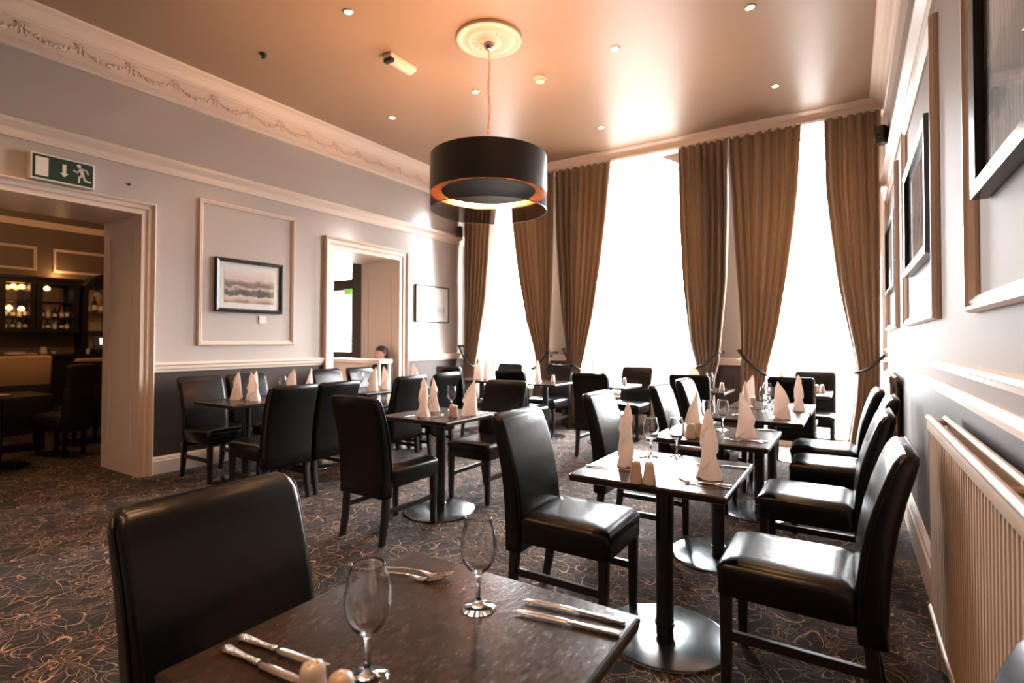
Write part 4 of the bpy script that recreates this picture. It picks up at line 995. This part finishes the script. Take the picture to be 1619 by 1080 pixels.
# bar seating
def armchair(loc, rot, mtop, mrim, lab, w_=.52, h=1.08, zs=.78):
    t = thing('bar_chair', lab, 'chair', loc, rot, group='upholstered chairs in the bar')
    b = nb(); loft(b, [[(x, y, z) for x, y in rrect(w_/2-i, .22-i, .05)] for z, i in ((.30, .01), (.32, 0), (.44, 0), (.47, .02), (.48, .06))]); obj('seat', b, m_darkup, t, 'all')
    def part(rows, hw_, dd=0): q = nb(); loft(q, [[(x, y-.25-(z-.3)*.12+dd, z) for x, y in rrect(hw_-i, .045-i*.5, .03)] for z, i in rows]); return q
    bk = obj('backrest', part(((.28, .01), (.3, 0), (zs, 0), (zs+.01, .004)), w_/2), m_darkup, t, True)
    obj('back_panel', part(((zs+.01, .006), (zs+.02, 0), (h-.05, 0), (h-.04, .002)), w_/2), mtop, bk, True)
    obj('top_rim', part(((h-.04, -.003), (h-.02, 0), (h-.006, .010), (h, .03)), w_/2), mrim, bk, True)
    for sx in (-1, 1):
        for sy in (-.24, .18):
            b = nb(); box(b, sx*(w_/2-.05)-.018, sx*(w_/2-.05)+.018, sy-.018, sy+.018, 0, .32); obj('leg', b, m_legs, t)
armchair((-8.45, 2.12, 0), PI/2-.1, m_tan, m_tan, 'tan upholstered chair back in the bar, at the left picture edge', .62, 1.13)
armchair((-7.70, 2.36, 0), PI/2+.3, m_darkup, m_darkup, 'dark chair in front of the tan one in the bar', .30, 1.04)
armchair((-8.30, 2.80, 0), PI/2+.1, m_darkup, mat('tan_leather_rim', (.40, .24, .11), .6), 'dark chair with tan rim beside the door jamb in the bar', .52, 1.09)
t = thing('bar_table', 'dark bar table with white crockery at the left picture edge', 'table', (-7.35, 1.75, 0))
b = nb(); box(b, -.35, .35, -.45, .35, .72, .75, bev=.006); obj('tabletop', b, m_edge, t)
b = nb(); lathe(b, [(.04, .02), (.04, .72)], 14); obj('column', b, m_steel, t)
b = nb(); lathe(b, [(.26, 0), (.26, .015), (.05, .025)], 30); obj('base_plate', b, m_steel, t)
b = nb(); lathe(b, [(.05, 0), (.08, .008), (.082, .014), (.05, .008)], 22); tag(obj('side_plate', b, m_china, None, True, (-7.2, 1.73, .751)), 'white plate on the bar table at the left picture edge', 'plate')

# ------------------------------------------------------------------ far doorway: white station, person, hall sign
t = thing('service_station', 'white-painted waist-high service station standing across the far doorway', 'console', (-6.05, 5.33, 0))
b = nb(); box(b, -.55, .55, -.13, .13, .99, 1.05, bev=.008); obj('worktop', b, m_white, t)
for x in (-.52, .49):
    for y in (-.11, .08):
        b = nb(); box(b, x, x+.035, y, y+.035, 0, .99, bev=.003); obj('leg', b, m_white, t)
b = nb(); box(b, -.5, .49, -.10, .10, .35, .375); obj('lower_shelf', b, m_white, t)
b = nb(); box(b, -.49, .30, -.10, -.085, .38, .985); obj('front_board', b, m_white, t)
# hall exit sign
t = thing('hall_exit_sign', 'small bright green exit sign glowing beyond the far doorway', 'exit sign', (-8.92, YB-.004, 2.33))
b = nb(); box(b, -.12, .12, -.012, .012, -.06, .06, bev=.003); fc = obj('sign_face', b, m_bgreen, t)
b = nb()
for x0, x1, z0, z1 in ((-.09, -.05, -.04, .04), (-.02, .0, -.03, .04), (.03, .045, -.04, .0), (.045, .075, -.005, .02), (.06, .08, -.04, -.02), (.05, .07, .025, .045)): box(b, x0, x1, -.0145, -.0125, z0, z1)
obj('sign_symbols', b, m_signw, fc)
b = nb(); box(b, -.03, .03, .012, .03, -.02, .09); obj('bracket', b, m_steel, t)

# person sitting behind the station
def skinned(name, verts, edges, radii, m, parent, levels=2, root=0):
    me = bpy.data.meshes.new(name); me.from_pydata(verts, edges, []); o = bpy.data.objects.new(name, me); COL.objects.link(o)
    o.modifiers.new('skin', 'SKIN')
    if not me.skin_vertices:
        bpy.context.view_layer.objects.active = o; o.select_set(True); bpy.ops.mesh.customdata_skin_add(); o.select_set(False)
    for i, r in enumerate(radii):
        me.skin_vertices[0].data[i].radius = (r, r) if not isinstance(r, tuple) else r
        me.skin_vertices[0].data[i].use_root = (i == root)
    s = o.modifiers.new('sub', 'SUBSURF'); s.levels = levels; s.render_levels = levels
    o.modifiers['skin'].use_smooth_shade = True
    me.materials.append(m)
    if parent: o.parent = parent
    return o
t = thing('person', 'dark-haired person in black sitting behind the white station in the far doorway', 'person', (-5.95, 5.68, 0), 0)
# local: faces -Y ; seat height .40
V_ = [(0, .02, .44), (0, .03, .60), (0, .02, .78), (0, .0, .93), (0, -.015, 1.0),
      (.15, .01, .91), (.20, -.02, .73), (.19, -.13, .70), (.18, -.20, .71),
      (-.15, .01, .91), (-.20, -.02, .70), (-.15, -.16, .62), (-.08, -.22, .60),
      (.09, .0, .43), (.11, -.22, .44), (.12, -.21, .22), (.12, -.20, .06), (.12, -.29, .04),
      (-.09, .0, .43), (-.11, -.22, .44), (-.12, -.21, .22), (-.12, -.20, .06), (-.12, -.29, .04)]
E_ = [(0, 1), (1, 2), (2, 3), (3, 4), (3, 5), (5, 6), (6, 7), (7, 8), (3, 9), (9, 10), (10, 11), (11, 12), (0, 13), (13, 14), (14, 15), (15, 16), (16, 17), (0, 18), (18, 19), (19, 20), (20, 21), (21, 22)]
R_ = [(.15, .10), (.13, .09), (.15, .10), (.11, .08), .05, .06, .045, .038, .03, .06, .045, .038, .03, .08, .065, .05, .04, .035, .08, .065, .05, .04, .035]
body = skinned('body', V_, E_, R_, m_cloth, t)
b = nb(); secs = []
for z, wx, wy, yc in ((1.0, .045, .05, -.01), (1.02, .05, .055, -.02), (1.045, .056, .072, -.03), (1.075, .066, .083, -.03), (1.11, .072, .088, -.022), (1.15, .074, .09, -.015), (1.185, .066, .082, -.01), (1.21, .045, .058, -.008), (1.22, .015, .02, -.008)):
    secs.append([(wx*math.cos(2*PI*i/20), yc+wy*math.sin(2*PI*i/20), z) for i in range(20)])
loft(b, secs)
tube(b, [(0, -.105, 1.125), (0, -.125, 1.10), (0, -.118, 1.09)], [.007, .012, .008], 8)
for s in (-1, 1): tube(b, [(s*.072, -.015, 1.135), (s*.08, -.01, 1.12), (s*.074, -.015, 1.095)], .010, 8)
hd = obj('head', b, m_skin, t, 'all')
b = nb()
for s in (-1, 1): bmesh.ops.create_uvsphere(b, u_segments=10, v_segments=6, radius=.009, matrix=Matrix.Translation((s*.028, -.1, 1.13)))
tube(b, [(-.022, -.108, 1.068), (0, -.113, 1.066), (.022, -.108, 1.068)], .004, 6); obj('eyes_and_mouth', b, m_hair, hd, 'all')
b = nb(); secs = []
for z, wx, wy, yc in ((1.05, .070, .055, .035), (1.09, .080, .072, .025), (1.13, .084, .088, .010), (1.165, .083, .098, -.006), (1.195, .074, .090, -.006), (1.222, .052, .066, -.006), (1.236, .02, .025, -.006)):
    secs.append([(wx*math.cos(2*PI*i/24), yc+wy*math.sin(2*PI*i/24), z) for i in range(24)])
loft(b, secs); obj('hair', b, m_hair, t, 'all')
for sx, p, d in ((1, (.18, -.21, .71), (0, -1, -.1)), (-1, (-.07, -.235, .598), (.5, -.85, 0))):
    b = nb(); P0 = Vector(p); D = Vector(d).normalized(); Sd = D.cross(Vector((0, 0, 1))).normalized()
    secs = []
    for k, (l_, w_, h_) in enumerate(((0, .022, .016), (.03, .032, .014), (.06, .038, .013), (.085, .036, .011))):
        c = P0+D*l_; secs.append([c+Sd*(w_*math.cos(2*PI*i/12))+Vector((0, 0, h_*math.sin(2*PI*i/12))) for i in range(12)])
    loft(b, secs)
    for k, ln in enumerate((.06, .072, .068, .052)):
        o0 = P0+D*.08+Sd*((k-1.5)*.018); tube(b, [o0, o0+D*ln*.5+Vector((0, 0, .002)), o0+D*ln*.8-Vector((0, 0, .010)), o0+D*ln-Vector((0, 0, .022))], [.0085, .008, .007, .0055], 8)
    o0 = P0+D*.03-Sd*sx*.03; tube(b, [o0, o0-Sd*sx*.025+D*.02, o0-Sd*sx*.032+D*.05], [.011, .009, .006], 8)
    obj('hand', b, m_skin, t, 'all')
t = thing('stool', 'low dark stool under the person behind the white station', 'stool', (-5.95, 5.70, 0))
b = nb(); lathe(b, [(.15, .30), (.16, .31), (.16, .34), (.14, .352)], 24); obj('seat', b, m_darkup, t, True)
for a in range(4):
    b = nb(); tube(b, [(.10*math.cos(a*PI/2+.8), .10*math.sin(a*PI/2+.8), .30), (.13*math.cos(a*PI/2+.8), .13*math.sin(a*PI/2+.8), 0)], .012, 8); obj('leg', b, m_legs, t)
for o in list(COL.objects):
    if 'used_once' in o: del o['used_once']
